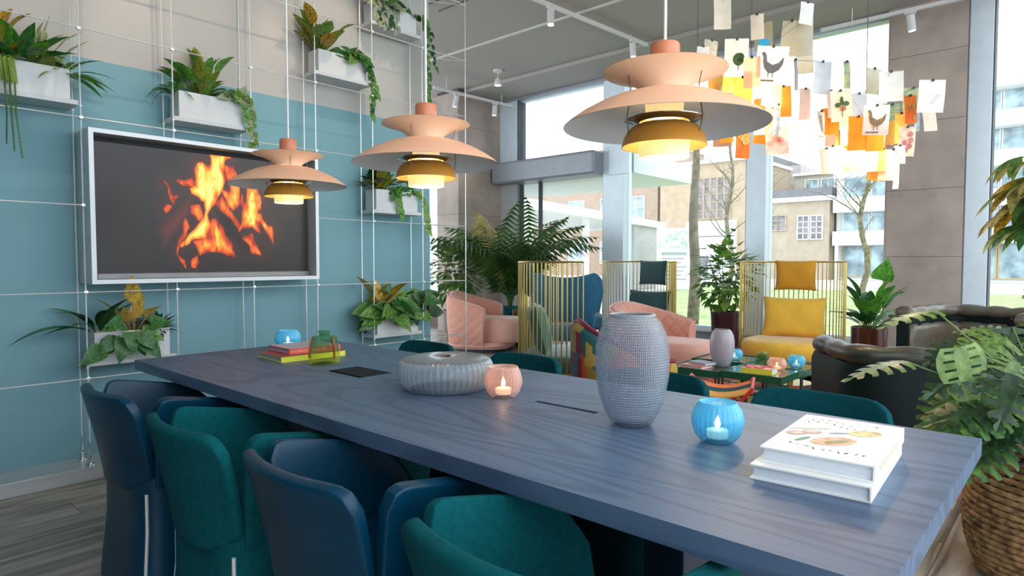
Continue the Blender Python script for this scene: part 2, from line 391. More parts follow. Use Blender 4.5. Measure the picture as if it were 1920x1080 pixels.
window(2, 3.04, 5.12, 0.25, ZT, 0.0, 0.25)
window(3, 1.70, 3.04, 0.25, ZT, 0.0, 0.0)
window(4, -2.4, 0.985, 0.25, ZT, 0.20, 0.1)
window(5, 8.12, 10.9, 0.16, ZT, 0.0, 0.1)
d1 = empty_struct('door_1', (XW, 6.18, 0))
MB().box(-0.12, 0.12, -1.06, -0.70, 0, 2.8).build('mullion', M_alu, d1, bevel=0.004)
MB().box(-0.10, 0.10, -0.70, -0.685, 0, 2.5).build('gasket', mat('bronze_gasket', (96, 84, 80), 0.4), d1)
MB().box(-0.10, 0.10, 1.06, 1.44, 0, 2.8).build('jamb', mat('grey_jamb', (176, 178, 178), 0.5), d1, bevel=0.004)
MB().box(-0.03, 0.04, 1.02, 1.06, 0, 2.5).build('stile', M_aludk, d1)
MB().box(-0.03, 0.04, 0.60, 0.635, 0, 2.5).build('stile', M_aludk, d1)
MB().box(0.0, 0.012, -0.68, 0.60, 0.02, 2.5).build('pane', M_glass, d1)
MB().box(0.0, 0.012, 0.635, 1.02, 0.02, 2.5).build('pane', M_glass, d1)
struct(MB().box(XW-0.38, XW+0.12, 5.47, 7.58, 2.47, 2.82).build('trim_door_beam', M_alugrey, bevel=0.05, seg=4))
struct(MB().box(XW-0.15, XW-0.10, 5.05, 5.36, 2.45, 2.86).build('trim_mullion_bracket', M_alu, bevel=0.006))

# ------------------------------------------------------------------ meeting table
TZ = 0.74
tb = thing('meeting_table', 'long blue-grey stained wooden meeting table in the foreground', 'table', (1.435, 1.64, 0))
TX0, TX1, TY0, TY1 = 0.95-1.435, 1.92-1.435, 0.185-1.64, 3.10-1.64
sm = 1.60-1.64
for a, b in ((TY0, sm-0.0012), (sm+0.0012, TY1)):
    # slab with the opening for the cable flap left out
    fy0, fy1 = ((1.035-1.64, 1.265-1.64) if a < -1 else (2.0-1.64, 2.24-1.64)); fx0, fx1 = 1.365-1.435, 1.512-1.435
    mb = MB(); mb.box(TX0, fx0, a, b, 0.698, TZ); mb.box(fx1, TX1, a, b, 0.698, TZ); mb.box(fx0, fx1, a, fy0, 0.698, TZ); mb.box(fx0, fx1, fy1, b, 0.698, TZ)
    mb.build('top_panel', M_table, tb)
MB().box(1.368-1.435, 1.495-1.435, 1.037-1.64, 1.263-1.64, 0.72, TZ-0.0005).build('cable_flap', M_table, tb)
MB().box(1.365-1.435, 1.512-1.435, 1.035-1.64, 1.265-1.64, 0.66, 0.70).build('cable_tray', M_tvdark, tb)
MB().box(1.385-1.435, 1.51-1.435, 2.0-1.64, 2.24-1.64, 0.728, 0.7385).build('open_flap', mat('black_glass_flap', (16, 17, 20), 0.6, spec=0.15), tb, bevel=0.002)
MB().box(1.365-1.435, 1.512-1.435, 2.0-1.64, 2.24-1.64, 0.66, 0.70).build('cable_tray', M_tvdark, tb)
M_leg = mat('dark_blue_leg', (30, 42, 62), 0.5)
for yc in (-0.95, 0.85):
    MB().box(-0.17, 0.28, yc-0.05, yc+0.05, 0, 0.698).build('leg', M_leg, tb, bevel=0.004)
MB().box(-0.04, 0.04, -0.9, 0.8, 0.56, 0.66).build('beam', M_leg, tb)
MB().tube([(-0.15, -0.35, 0.69), (-0.17, -0.36, 0.6), (-0.14, -0.37, 0.52), (-0.1, -0.37, 0.6), (-0.12, -0.38, 0.69)], 0.003, 5).build('cable', M_lwhite, tb)

# ------------------------------------------------------------------ wrap-around chairs
def make_chair(name, label, m, drop=0.0, arch=0.0):
    t = thing(name, label, 'chair', (0,0,0), 0, 'upholstered chairs around the meeting table')
    lv = [(0.015,.236),(0.1,.229),(0.25,.214),(0.38,.213),(0.44,.216)]
    mb = MB(); loft(mb, [superell(h, h, 5, 48, z) for z, h in lv]); mb.build('base', m, t, smooth=True)
    mb = MB(); loft(mb, [superell(h, h, 4, 40, z) for z, h in ((0.43,.19),(0.445,.205),(0.465,.205),(0.478,.19),(0.482,.12))]); mb.build('seat', m, t, smooth=True, ang=60)
    def back(u, v):
        u = 2*u-1; e = max(0, abs(u)-0.74+arch*2)/(0.26+arch*2); top = 1-(0.17+arch)*(1-math.sqrt(max(0, 1-e*e)))
        w = v*top; hw = 0.196 + 0.036*w**0.8
        low = 0.05*max(0, abs(u)-0.5)*2
        return (-(0.204+0.066*w**1.3)+0.05*u*u, u*hw, 0.385+low*(1-v)+(0.345-low)*w*1.0+ low*w)
    MB().grid(back, 21, 11).build('backrest', m, t, smooth=True, solid=0.034, bevel=0.012, seg=3, ang=180)
    for s in (-1, 1):
        def arm(u, v, s=s):
            e = max(0, 0.14-u)/0.14; g = max(0, u-0.7)/0.3
            top = 1-0.17*(1-math.sqrt(max(0,1-e*e)))-0.24*u-0.35*g*g
            w = v*top
            return (-0.163-0.020*w+0.405*u, s*(0.214+0.056*w**1.3-0.04*u*u), 0.395+(0.325-drop)*w)
        MB().grid(arm, 21, 11).build('arm', m, t, smooth=True, solid=0.034, bevel=0.012, seg=3, ang=180, off=-1 if s < 0 else 1)
        pts = [(-0.878*h, s*0.878*h, z) for z, h in lv[:4]]
        MB().tube(pts, 0.006, 6).build('zipper', M_steel, t, smooth=True)
    mb = MB()
    loft(mb, [superell(0.225, 0.225, 5, 32, 0), superell(0.225, 0.225, 5, 32, 0.016)]); mb.build('glide_plate', M_glide, t)
    return t
c1 = make_chair('upholstered_chair', 'blue leather chair nearest the wall on the near side of the table', M_leather); c1.location = (0.93, 2.55, 0); c1.rotation_euler.z = 0.03
c2 = make_chair('upholstered_chair', 'teal fabric chair between the two blue leather chairs', M_fabric); c2.location = (0.925, 1.87, 0); c2.rotation_euler.z = 0.02
copy_thing(c1, (0.945, 1.29, 0), 0.0, 'blue leather chair between the two teal fabric chairs')
copy_thing(c2, (0.94, 0.67, 0), -0.03, 'teal fabric chair closest to the camera in the foreground')
f1 = make_chair('upholstered_chair', 'dark teal chair on the far side of the table, beside the low planter shelf', M_fabric2, 0.06, 0.07); f1.location = (2.03, 2.69, 0); f1.rotation_euler.z = PI
copy_thing(f1, (2.03, 1.98, 0), PI, 'dark teal chair on the far side of the table, behind the ribbed glass bowl')
copy_thing(f1, (2.04, 1.28, 0), PI, 'dark teal chair on the far side of the table, behind the tall grey vase')
copy_thing(f1, (2.04, 0.67, 0), PI, 'dark teal chair on the far side of the table, behind the white books')

# ------------------------------------------------------------------ pendant lamps
M_salmon = mat('salmon_lacquer', (255, 194, 156), 0.42, var=0.03, scale=4)
M_under = mat('white_underside', (238, 240, 240), 0.6, var=0.02)
M_capr = mat('terracotta_cap', (210, 128, 90), 0.35, var=0.04)
M_ochre = mat('ochre_lacquer', (214, 146, 52), 0.45, var=0.04)
M_cream = mat('glowing_cream', (246, 224, 176), 0.5, emit=(255, 222, 150), estr=0.55)
M_creamin = mat('cream_inside', (250, 226, 160), 0.6)
M_bulb = mat('frosted_bulb', (255, 240, 210), 0.5, emit=(255, 226, 170), estr=6.0)
M_wire = mat('steel_strut', (120, 104, 90), 0.3, metal=0.8)
def make_lamp(label):
    t = thing('pendant_lamp', label, 'lamp', (0,0,0), 0, 'layered pendant lamps over the table')
    MB().lathe([(.058,0.002),(.061,0.0),(.062,0.03),(.064,0.055)], 48).build('lower_ring', M_cream, t, smooth=True, solid=0.0015)
    ob = MB().lathe([(.104,.028),(.1035,.034),(.099,.050),(.091,.065),(.079,.077),(.062,.084)], 64).build('lower_bowl', M_ochre, t, smooth=True)
    MB().lathe([(.1028,.0282),(.0978,.050),(.0897,.0645),(.078,.0758),(.0615,.0825)], 64).build('inner_face', M_creamin, ob, smooth=True)
    MB().lathe([(.055,.086),(.078,.088),(.098,.094),(.0985,.0955),(.078,.090),(.055,.088)], 48).build('reflector_ring', M_chrome, t, smooth=True)
    MB().lathe([(.048,.086),(.046,.12),(.050,.162)], 40).build('neck', M_cream, t, smooth=True, solid=0.0015)
    sh = MB().lathe([(.2505,.078),(.238,.089),(.21,.108),(.175,.127),(.135,.144),(.095,.156),(.056,.162)], 80).build('main_shade', M_salmon, t, smooth=True)
    MB().lathe([(.2498,.0772),(.237,.0875),(.209,.1063),(.174,.1253),(.134,.1423),(.094,.1543),(.056,.1605)], 80).build('under_face', M_under, sh, smooth=True)
    M_sal_lit = mat('lit_salmon_lacquer', (255, 236, 212), 0.45, var=0.03, scale=4)  # same salmon paint, lightened: the lamp's glow is put into this colour
    us = MB().lathe([(.052,.163),(.056,.168),(.066,.177),(.085,.189),(.115,.202),(.151,.212)], 72).build('upper_shade', M_sal_lit, t, smooth=True)
    MB().lathe([(.151,.2125),(.115,.2035),(.08,.197),(.045,.205),(.036,.225)], 72).build('upper_face', M_salmon, us, smooth=True)
    cp = MB().lathe([(.0355,.222),(.0362,.226),(.0362,.276),(.034,.28),(.004,.281)], 40, capb=True).build('cap', M_capr, t, smooth=True)
    MB().cyl((0,0,.281), (0,0,ZC-1.43), .0042, 8).build('cord', M_lwhite, t)
    MB().lathe([(.05,ZC-1.43-.03),(.05,ZC-1.431)], 24, capb=True).build('ceiling_cap', M_lwhite, t)
    for k in range(3):
        a = 0.5 + 2*PI*k/3
        pts = [(.100,.198),(.094,.175),(.091,.15),(.098,.120),(.102,.095),(.097,.055)]
        MB().tube([(r*math.cos(a), r*math.sin(a), z) for r, z in pts], 0.0016, 6).build('strut', M_wire, t, smooth=True)
    MB().lathe([(.004,.04),(.022,.05),(.028,.06),(.02,.075),(.012,.085)], 20, capb=True).build('bulb', M_bulb, t, smooth=True)
    return t
l1 = make_lamp('largest salmon pendant lamp, nearest the camera on the right of the row'); l1.location = (1.44, 0.795, 1.43)
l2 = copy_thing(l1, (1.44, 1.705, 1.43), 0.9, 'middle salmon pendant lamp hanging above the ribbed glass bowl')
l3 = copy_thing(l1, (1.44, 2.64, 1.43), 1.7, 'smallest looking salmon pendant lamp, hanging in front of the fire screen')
for L in (l1, l2, l3):
    ld = bpy.data.lights.new('lamp_light', 'POINT'); ld.energy = 0.9; ld.color = (1.0, 0.86, 0.68); ld.shadow_soft_size = 0.03
    lo = bpy.data.objects.new('lamp_light', ld); COL.objects.link(lo); lo.parent = L; lo.location = (0,0,0.035)
    ld = bpy.data.lights.new('lamp_light', 'POINT'); ld.energy = 0.8; ld.color = (1.0, 0.84, 0.66); ld.shadow_soft_size = 0.02
    lo = bpy.data.objects.new('lamp_light', ld); COL.objects.link(lo); lo.parent = L; lo.location = (0.0,0.0,0.185)
FLAMES= [(1.0,[(1.672,1.825),(1.803,1.841),(1.772,1.793),(1.757,1.732),(1.763,1.667),(1.74,1.606),(1.71,1.575),(1.687,1.5),(1.657,1.455),(1.671,1.398),(1.648,1.317),(1.57,1.301),(1.501,1.25),(1.492,1.256),(1.544,1.328),(1.607,1.409),(1.644,1.483),(1.638,1.54),(1.61,1.567),(1.562,1.571),(1.556,1.599),(1.591,1.623),(1.585,1.686),(1.579,1.721),(1.594,1.758),(1.628,1.766),(1.656,1.744),(1.671,1.774)]),(0.6,[(1.483,1.648),(1.53,1.646),(1.564,1.67),(1.584,1.644),(1.57,1.614),(1.529,1.618)]),(0.7,[(1.421,1.636),(1.443,1.596),(1.468,1.564),(1.491,1.565),(1.461,1.514),(1.442,1.569)]),(0.6,[(1.411,1.48),(1.428,1.505),(1.444,1.496),(1.42,1.46)]),(0.6,[(1.772,1.771),(1.809,1.76),(1.838,1.718),(1.8,1.67),(1.763,1.682)]),(0.85,[(1.807,1.671),(1.856,1.66),(1.85,1.54),(1.819,1.493),(1.782,1.521),(1.761,1.571),(1.74,1.606),(1.799,1.611)]),(0.85,[(1.906,1.657),(1.961,1.654),(1.992,1.588),(2.003,1.55),(1.982,1.487),(1.997,1.458),(2.045,1.398),(2.069,1.391),(2.08,1.297),(2.052,1.328),(1.996,1.404),(1.981,1.434),(1.972,1.356),(1.94,1.394),(1.917,1.393),(1.871,1.398),(1.847,1.36),(1.871,1.436),(1.872,1.496),(1.897,1.558),(1.909,1.605)]),(0.6,[(1.87,1.602),(1.881,1.542),(1.869,1.519),(1.863,1.556)]),(0.55,[(1.671,1.398),(1.707,1.428),(1.757,1.372),(1.792,1.269),(1.814,1.209),(1.761,1.216),(1.732,1.231),(1.639,1.237),(1.603,1.215),(1.57,1.286),(1.648,1.317)]),(0.9,[(1.712,1.304),(1.763,1.305),(1.792,1.254),(1.806,1.217),(1.762,1.224)]),(0.8,[(1.854,1.322),(1.932,1.347),(1.954,1.279),(1.993,1.21),(1.93,1.225),(1.891,1.278)]),(0.6,[(1.467,1.207),(1.475,1.263),(1.504,1.348),(1.525,1.42),(1.541,1.378),(1.516,1.32),(1.492,1.263)]),(0.5,[(1.48,1.2),(1.52,1.165),(1.526,1.129),(1.506,1.151)]),(0.5,[(1.561,1.165),(1.582,1.208),(1.592,1.165),(1.581,1.129),(1.557,1.136)]),(0.6,[(1.554,1.513),(1.609,1.517),(1.618,1.439),(1.601,1.423),(1.56,1.464)]),(0.45,[(1.695,1.53),(1.739,1.577),(1.782,1.506),(1.841,1.435),(1.855,1.375),(1.825,1.389),(1.766,1.461)]),(-1,[(1.694,1.501),(1.795,1.433),(1.915,1.271),(1.914,1.233),(1.853,1.262),(1.764,1.342),(1.736,1.422)]),(-2,[(1.367,1.371),(1.549,1.577),(1.575,1.536),(1.552,1.421),(1.484,1.348),(1.39,1.234)])]
# ------------------------------------------------------------------ screen with the fire film
tv = thing('flat_screen', 'large flat screen showing a log fire in a silver box frame', 'screen', (1.686, 4.17, 1.05))
tx0, tx1, tz0, tz1 = 1.012-1.686, 2.362-1.686, 0.0, 0.83
fb = 0.023
def fy(v): return v - 4.17
mb = MB(); mb.box(tx0, tx0+fb, fy(3.93), fy(4.165), tz0, tz1); mb.box(tx1-fb, tx1, fy(3.93), fy(4.165), tz0, tz1)
mb.box(tx0+fb, tx1-fb, fy(3.93), fy(4.165), tz1-fb, tz1); mb.box(tx0+fb, tx1-fb, fy(3.93), fy(4.165), tz0, tz0+fb)
mb.build('box_frame', M_tvf, tv)
MB().box(tx0+fb, tx1-fb, fy(4.12), fy(4.16), tz0+fb, tz1-fb).build('back_panel', M_tvdark, tv)
MB().box(tx0+0.045, tx1-0.035, fy(4.022), fy(4.10), tz0+fb, tz1-0.05).build('body', M_tvdark, tv, bevel=0.004)
MB().box(tx0+0.045, tx1-0.035, fy(4.005), fy(4.022), tz0+fb, tz0+0.055).build('lower_bezel', M_tvgrey, tv, bevel=0.003)
sx0, sx1, sz0, sz1 = 1.065, 2.32, 1.107, 1.826
NXs, NZs = 400, 230
gx, gz = np.meshgrid(np.linspace(sx0, sx1, NXs), np.linspace(sz0, sz1, NZs))
rs = np.random.RandomState(5)
def vnoise(x, z, seed):
    r = np.random.RandomState(seed).rand(64, 64)
    xi = np.floor(x).astype(int); zi = np.floor(z).astype(int); fx = x-xi; fz = z-zi
    fx = fx*fx*(3-2*fx); fz = fz*fz*(3-2*fz)
    g = lambda a, b: r[a % 64, b % 64]
    return (g(xi,zi)*(1-fx)+g(xi+1,zi)*fx)*(1-fz)+(g(xi,zi+1)*(1-fx)+g(xi+1,zi+1)*fx)*fz
wx = gx + 0.02*(vnoise(gx*22, gz*9, 1)-0.5) + 0.012*(vnoise(gx*50, gz*20, 2)-0.5)
wz = gz + 0.02*(vnoise(gx*16, gz*16, 3)-0.5)
def poly_sd(px_, pz_, poly):
    ins = np.zeros_like(px_, bool); dm = np.full_like(px_, 9.0); n = len(poly)
    for i in range(n):
        x0, z0 = poly[i]; x1, z1 = poly[(i+1) % n]
        c = ((z0 > pz_) != (z1 > pz_)) & (px_ < (x1-x0)*(pz_-z0)/((z1-z0) if abs(z1-z0) > 1e-9 else 1e-9)+x0)
        ins ^= c
        ex, ez = x1-x0, z1-z0; t = np.clip(((px_-x0)*ex+(pz_-z0)*ez)/(ex*ex+ez*ez+1e-12), 0, 1)
        dm = np.minimum(dm, np.hypot(px_-x0-t*ex, pz_-z0-t*ez))
    return np.where(ins, dm, -dm)
base = np.zeros(gx.shape+(3,)); tt = (gz-sz0)/(sz1-sz0)
base[..., 0] = 31+17*tt; base[..., 1] = 30+17*tt; base[..., 2] = 32+17*tt
heat = np.zeros_like(gx); dark = np.zeros_like(gx); glow = np.zeros_like(gx)
na = vnoise(wx*38+gz*9, gz*10, 11); nb_ = vnoise(wx*80-gz*14, gz*17, 12); nc_ = vnoise(wx*150+gz*30, gz*40, 13)
streak = 0.30+0.75*na+0.45*np.abs(nb_-0.5)*2+0.18*(nc_-0.5)
for k, poly in FLAMES:
    sd = poly_sd(wx, wz, poly)
    if k == -1: dark = np.maximum(dark, np.clip(sd/0.012+0.5, 0, 1))
    elif k == -2: glow = np.maximum(glow, np.clip(sd/0.06+0.3, 0, 1)*0.35)
    else:
        heat = np.maximum(heat, np.clip((sd+0.006)/(0.05 if k > 0.8 else 0.07)+0.3*(sd > -0.004), 0, 1)*(sd > -0.006)*(0.35+0.65*k)*np.clip(streak+0.12*(k > 0.95), 0.25, 1.1))
        glow = np.maximum(glow, np.clip(1+sd/0.09, 0, 1)*0.22*k)
heat *= (1-dark)
stops = np.array([0, .12, .3, .5, .7, .9, 1.2]); cr = [0, 120, 214, 246, 254, 255, 255]; cg = [0, 32, 74, 138, 196, 232, 244]; cbl = [0, 18, 22, 42, 70, 110, 150]
fc = np.stack([np.interp(heat, stops, c) for c in (cr, cg, cbl)], -1)
al = np.clip(heat/0.14, 0, 1)[..., None]
base[..., 0] += glow*150; base[..., 1] += glow*22; base[..., 2] += glow*4
base = base*(1-0.45*dark[..., None])+np.array([20, 8, 14])*0.45*dark[..., None]
rgb = base*(1-al)+fc*al
v_ = rgb/255.0; lin_ = np.where(v_ <= 0.04045, v_/12.92, ((v_+0.055)/1.055)**2.4)
verts = np.stack([gx-1.686, np.full_like(gx, fy(4.0215)), gz-1.05], -1).reshape(-1, 3)
idx = np.arange(NXs*NZs).reshape(NZs, NXs)
faces = np.stack([idx[:-1,:-1], idx[:-1,1:], idx[1:,1:], idx[1:,:-1]], -1).reshape(-1, 4)
me = bpy.data.meshes.new('screen'); me.from_pydata(verts.tolist(), [], faces.tolist())
ca = me.color_attributes.new('film', 'FLOAT_COLOR', 'POINT')
ca.data.foreach_set('color', np.concatenate([lin_.reshape(-1, 3), np.ones((NXs*NZs, 1))], 1).astype(np.float32).ravel())
mm = bpy.data.materials.new('fire_film'); mm.use_nodes = True; p = mm.node_tree.nodes['Principled BSDF']
an = mm.node_tree.nodes.new('ShaderNodeAttribute'); an.attribute_name = 'film'
mm.node_tree.links.new(an.outputs['Color'], p.inputs['Emission Color']); p.inputs['Emission Strength'].default_value = 0.95
p.inputs['Base Color'].default_value = (0.01,0.01,0.01,1); p.inputs['Roughness'].default_value = 0.3; p.inputs['Specular IOR Level'].default_value = 0.25
me.materials.append(mm)
so = bpy.data.objects.new('screen', me); COL.objects.link(so); so.parent = tv; so['label'] = 'glowing picture of burning logs'

# ------------------------------------------------------------------ cable trellis
tr = thing('cable_trellis', 'steel cable trellis stretched in front of the teal wall', 'trellis', (0, 3.97, 0))
YF, YR = 0.0, 0.15
GX = [0.53, 0.99, 1.45, 1.915, 2.37, 2.84, 3.315, 3.787]
GZ = [0.544, 1.007, 1.47, 1.932, 2.396, 2.86, 3.325]
cr_ = 0.0042
def cable(p0, p1, r=cr_): MB().tube([p0, p1], r, 6).build('cable', M_steel, tr, smooth=True)
top = ZC-0.003
clamp_me = MB().lathe([(.003,-.011),(.010,-.009),(.012,0),(.010,.009),(.003,.011)], 12, capb=True, capt=True).mesh('clamp', M_steel, True)
for i, x in enumerate(GX):
    for yy in ((YF, YR) if i < 7 else (YF,)):
        if i in (2, 3):
            cable((x, yy, 0.1 if i else 0), (x, yy, 1.048)); cable((x, yy, 1.882), (x, yy, top))
        elif i == 7: cable((x, yy, 0.0), (x, yy, top), 0.0045)
        else: cable((x, yy, 0.1), (x, yy, top))
        if i < 7:
            a = MB(); a.cyl((x, yy, 0.075), (x, yy, 0.082), 0.022, 14); a.cyl((x, yy, 0.08), (x, yy, 0.105), 0.008, 10)
            a.lathe([(.004,.1),(.013,.108),(.013,.118),(.004,.126)], 12, (x, yy)); a.cyl((x, yy, 0.125), (x, yy, 0.2), 0.0055, 8)
            a.build('anchor', M_chrome, tr, smooth=True)
for z in GZ:
    segs = [(-1.0, GX[1]), (GX[4], GX[7])] if z == 1.47 else [(-1.0, GX[7])]
    for a, b in segs: cable((a, YF-0.007, z), (b, YF-0.007, z), 0.0036)
    cable((3.52, YR+0.02, z+0.005), (GX[7], YF, z), 0.0036)
    for i, x in enumerate(GX[:7]):
        if z == 1.47 and i in (2, 3): continue
        inst('clamp', clamp_me, tr, Matrix.Translation((x, YF-0.004, z)) @ Matrix.Rotation(PI/2, 4, 'X'))

# ------------------------------------------------------------------ leaves and plants
def leaf_mesh(name, m, L=1.0, W=0.5, shape='ovate', droop=0.25, fold=0.22, n=7, wav=0.0):
    vs = []; fs = []
    for i in range(n+1):
        t = i/n
        if shape == 'ovate': w = math.sin(PI*t**0.62)*(1-0.15*t)
        elif shape == 'heart': w = math.sin(PI*min(1, 0.12+0.88*t)**0.55)
        elif shape == 'blunt': w = max(0, math.sin(PI*min(1, 0.06+0.94*t)**0.8))**0.75
        elif shape == 'lance': w = math.sin(PI*t**0.85)**0.8 if 0 < t < 1 else 0
        else: w = math.sin(PI*t)
        w = max(w, 0.02)*W*0.5
        if i == n: w = 0.004
        y = t*L*(1-0.25*droop*t); z = -droop*L*t*t
        wz_ = wav*math.sin(t*9)*W
        vs += [(-w, y, z+fold*w+wz_), (0, y, z), (w, y, z+fold*w-wz_)]
    for i in range(n):
        a = i*3; b = a+3
        fs += [(a, a+1, b+1, b), (a+1, a+2, b+2, b+1)]
    mb = MB(); mb.add(vs, fs); return mb.mesh(name, m, True, 180)
def split_leaf(name, m, L=1.0, W=0.8, lobes=6, holes=False, droop=0.3):
    mb = MB()
    def hw(t): return W*0.5*max(0.05, math.sin(PI*min(1, 0.1+0.9*t)**0.6))
    def pt(s, t, q):
        y = t*L; w = hw(t)*q
        return (s*w, y - (-0.10*q*L*(0.2+t))*0 + 0.12*q*L*(t-0.15), -droop*L*t*t + 0.10*w - 0.25*w*q)
    for s in (-1, 1):
        for i in range(lobes):
            t0, t1 = i/lobes, (i+1)/lobes; tm = (t0+t1)/2
            if not holes:
                qs = 0.26
                mb.add([pt(s,t0,0), pt(s,t1,0), pt(s,t1,qs), pt(s,t0,qs)], [(0,1,2,3)])
                g = 0.27/lobes
                mb.add([pt(s,t0+g*0.3,qs), pt(s,t1-g*0.3,qs), pt(s,t1-g,0.8), pt(s,t0+g,0.8), pt(s,tm+0.3/lobes,1.0), pt(s,tm-0.1/lobes,1.0)], [(0,1,2,3), (3,2,4,5)])
            else:
                mb.add([pt(s,t0,0), pt(s,t1,0), pt(s,t1,.3), pt(s,t0,.3)], [(0,1,2,3)])
                g = 0.36/lobes
                mb.add([pt(s,t0,.3), pt(s,t0+g,.3), pt(s,t0+g,.75), pt(s,t0,.75)], [(0,1,2,3)])
                mb.add([pt(s,t1-g,.3), pt(s,t1,.3), pt(s,t1,.75), pt(s,t1-g,.75)], [(0,1,2,3)])
                mb.add([pt(s,t0,.75), pt(s,t1,.75), pt(s,t1,1), pt(s,t0,1)], [(0,1,2,3)])
    return mb.mesh(name, m, True, 180)
def frond_mb(pts, n, lw, ll, taper=1.0, hang=0.3, ang=0.9, w=0.06):
    """feather frond: leaflets along a curved rachis given by points"""
    mb = MB(); P = [Vector(p) for p in pts]; m = len(P)-1
    def at(t):
        k = min(int(t*m), m-1); u = t*m-k; return P[k].lerp(P[k+1], u), (P[k+1]-P[k]).normalized()
    mb.tube(P, [max(0.0012, 0.004*(1-i/len(P)))*lw/0.02 for i in range(len(P))], 5)
    for i in range(n):
        t = 0.16+0.84*i/(n-1); p_, d = at(min(t, 0.999)); side = d.cross(Vector((0,0,1)))
        if side.length < 1e-3: side = Vector((1,0,0))
        side.normalize(); prof = math.sin(PI*min(1, (t*0.9+0.12)))**0.7*taper+(1-taper)*0.5
        for s in (-1, 1):
            dd = (side*s*math.sin(ang)+d*math.cos(ang)).normalized(); ln = ll*prof
            e = p_+dd*ln+Vector((0,0,-hang*ln)); mid = p_+dd*ln*0.5+Vector((0,0,-hang*ln*0.25+0.04*ln)); q = d*(lw*0.5)
            mb.add([p_-q*0.4, p_+q*0.4, mid+q, mid-q, e], [(0,1,2,3), (3,2,4)])
    return mb
G = dict(
    pothos=mat('pothos_green', (72, 126, 52), 0.4, var=0.25, scale=9, rgb2=(120, 164, 74), transl=0.3),
    deep=mat('deep_green', (40, 92, 44), 0.38, var=0.3, scale=7, rgb2=(70, 128, 62), transl=0.25),
    dark=mat('dark_green', (24, 52, 30), 0.4, var=0.3, scale=7, rgb2=(44, 80, 40), transl=0.15),
    lime=mat('lime_green', (120, 160, 64), 0.45, var=0.2, scale=8, rgb2=(150, 178, 84), transl=0.3),
    fresh=mat('fresh_green', (66, 132, 40), 0.4, var=0.25, scale=8, rgb2=(100, 166, 58), transl=0.3),
    croton=mat('croton_leaf', (86, 92, 30), 0.38, var=0.3, scale=14, rgb2=(206, 158, 40), transl=0.25),
    croton2=mat('croton_green_leaf', (84, 122, 44), 0.38, var=0.3, scale=12, rgb2=(146, 146, 44), transl=0.25),
    yellow=mat('yellow_leaf', (214, 172, 62), 0.45, var=0.25, scale=10, rgb2=(232, 196, 96), transl=0.3),
    varieg=mat('variegated_leaf', (62, 92, 52), 0.42, var=0.2, scale=30, rgb2=(188, 196, 160), transl=0.25),
    purple=mat('purple_green_leaf', (58, 58, 46), 0.5, var=0.35, scale=12, rgb2=(98, 104, 78), transl=0.1),
    fern=mat('fern_green', (124, 150, 70), 0.5, var=0.25, scale=10, rgb2=(160, 178, 96), transl=0.35),
    palm=mat('palm_green', (44, 84, 44), 0.42, var=0.3, scale=6, rgb2=(70, 104, 48), transl=0.2),
    palmy=mat('palm_straw', (120, 122, 62), 0.45, var=0.3, scale=6, rgb2=(176, 160, 92), transl=0.2),
    split=mat('split_leaf_green', (58, 96, 48), 0.36, var=0.3, scale=6, rgb2=(92, 132, 64), transl=0.2),
    splitl=mat('split_leaf_pale', (116, 152, 88), 0.4, var=0.2, scale=6, rgb2=(150, 178, 116), transl=0.3),
    shrub=mat('shrub_green', (60, 100, 42), 0.42, var=0.3, scale=10, rgb2=(120, 150, 70), transl=0.25),
)
M_stem = mat('green_stem', (92, 116, 58), 0.5, var=0.2); M_stemb = mat('brown_stem', (88, 70, 48), 0.7, var=0.2)
LM = {}
def lmesh(kind, g, **kw):
    key = (kind, g)
    if key not in LM:
        if kind == 'split': LM[key] = split_leaf('leaf', G[g], 1, 0.84, 6, False, 0.25)
        elif kind == 'holes': LM[key] = split_leaf('leaf', G[g], 1, 0.66, 8, True, 0.12)
        else:
            sh, W, dr = dict(heart=('heart', 0.72, 0.25), ovate=('ovate', 0.5, 0.25), lance=('lance', 0.26, 0.35), strap=('lance', 0.24, 0.55), blade=('lance', 0.12, 0.45), broad=('blunt', 0.50, 0.28), round=('heart', 0.85, 0.15))[kind]
            LM[key] = leaf_mesh('leaf', G[g], 1.0, W, sh, dr, 0.25)
    return LM[key]
def put_leaf(parent, kind, g, pos, fwd, size, up=(0,0,1)):
    fwd = Vector(fwd).normalized()
    if 3.9 < parent.location.y < 4.2 and parent.location.x < 3.6:      # stay in front of the wall
        room = 4.15-parent.location.y-pos[1]-size*0.25
        if fwd.y*size > room: fwd.y = -abs(fwd.y)*0.6 if room < 0.02 else room/size*0.8
    return inst('leaf', lmesh(kind, g), parent, frame_mat(pos, fwd, up, size))
R = random.uniform
def plant(name, label, loc, group=None):
    return thing(name, label, 'plant', loc, 0, group)
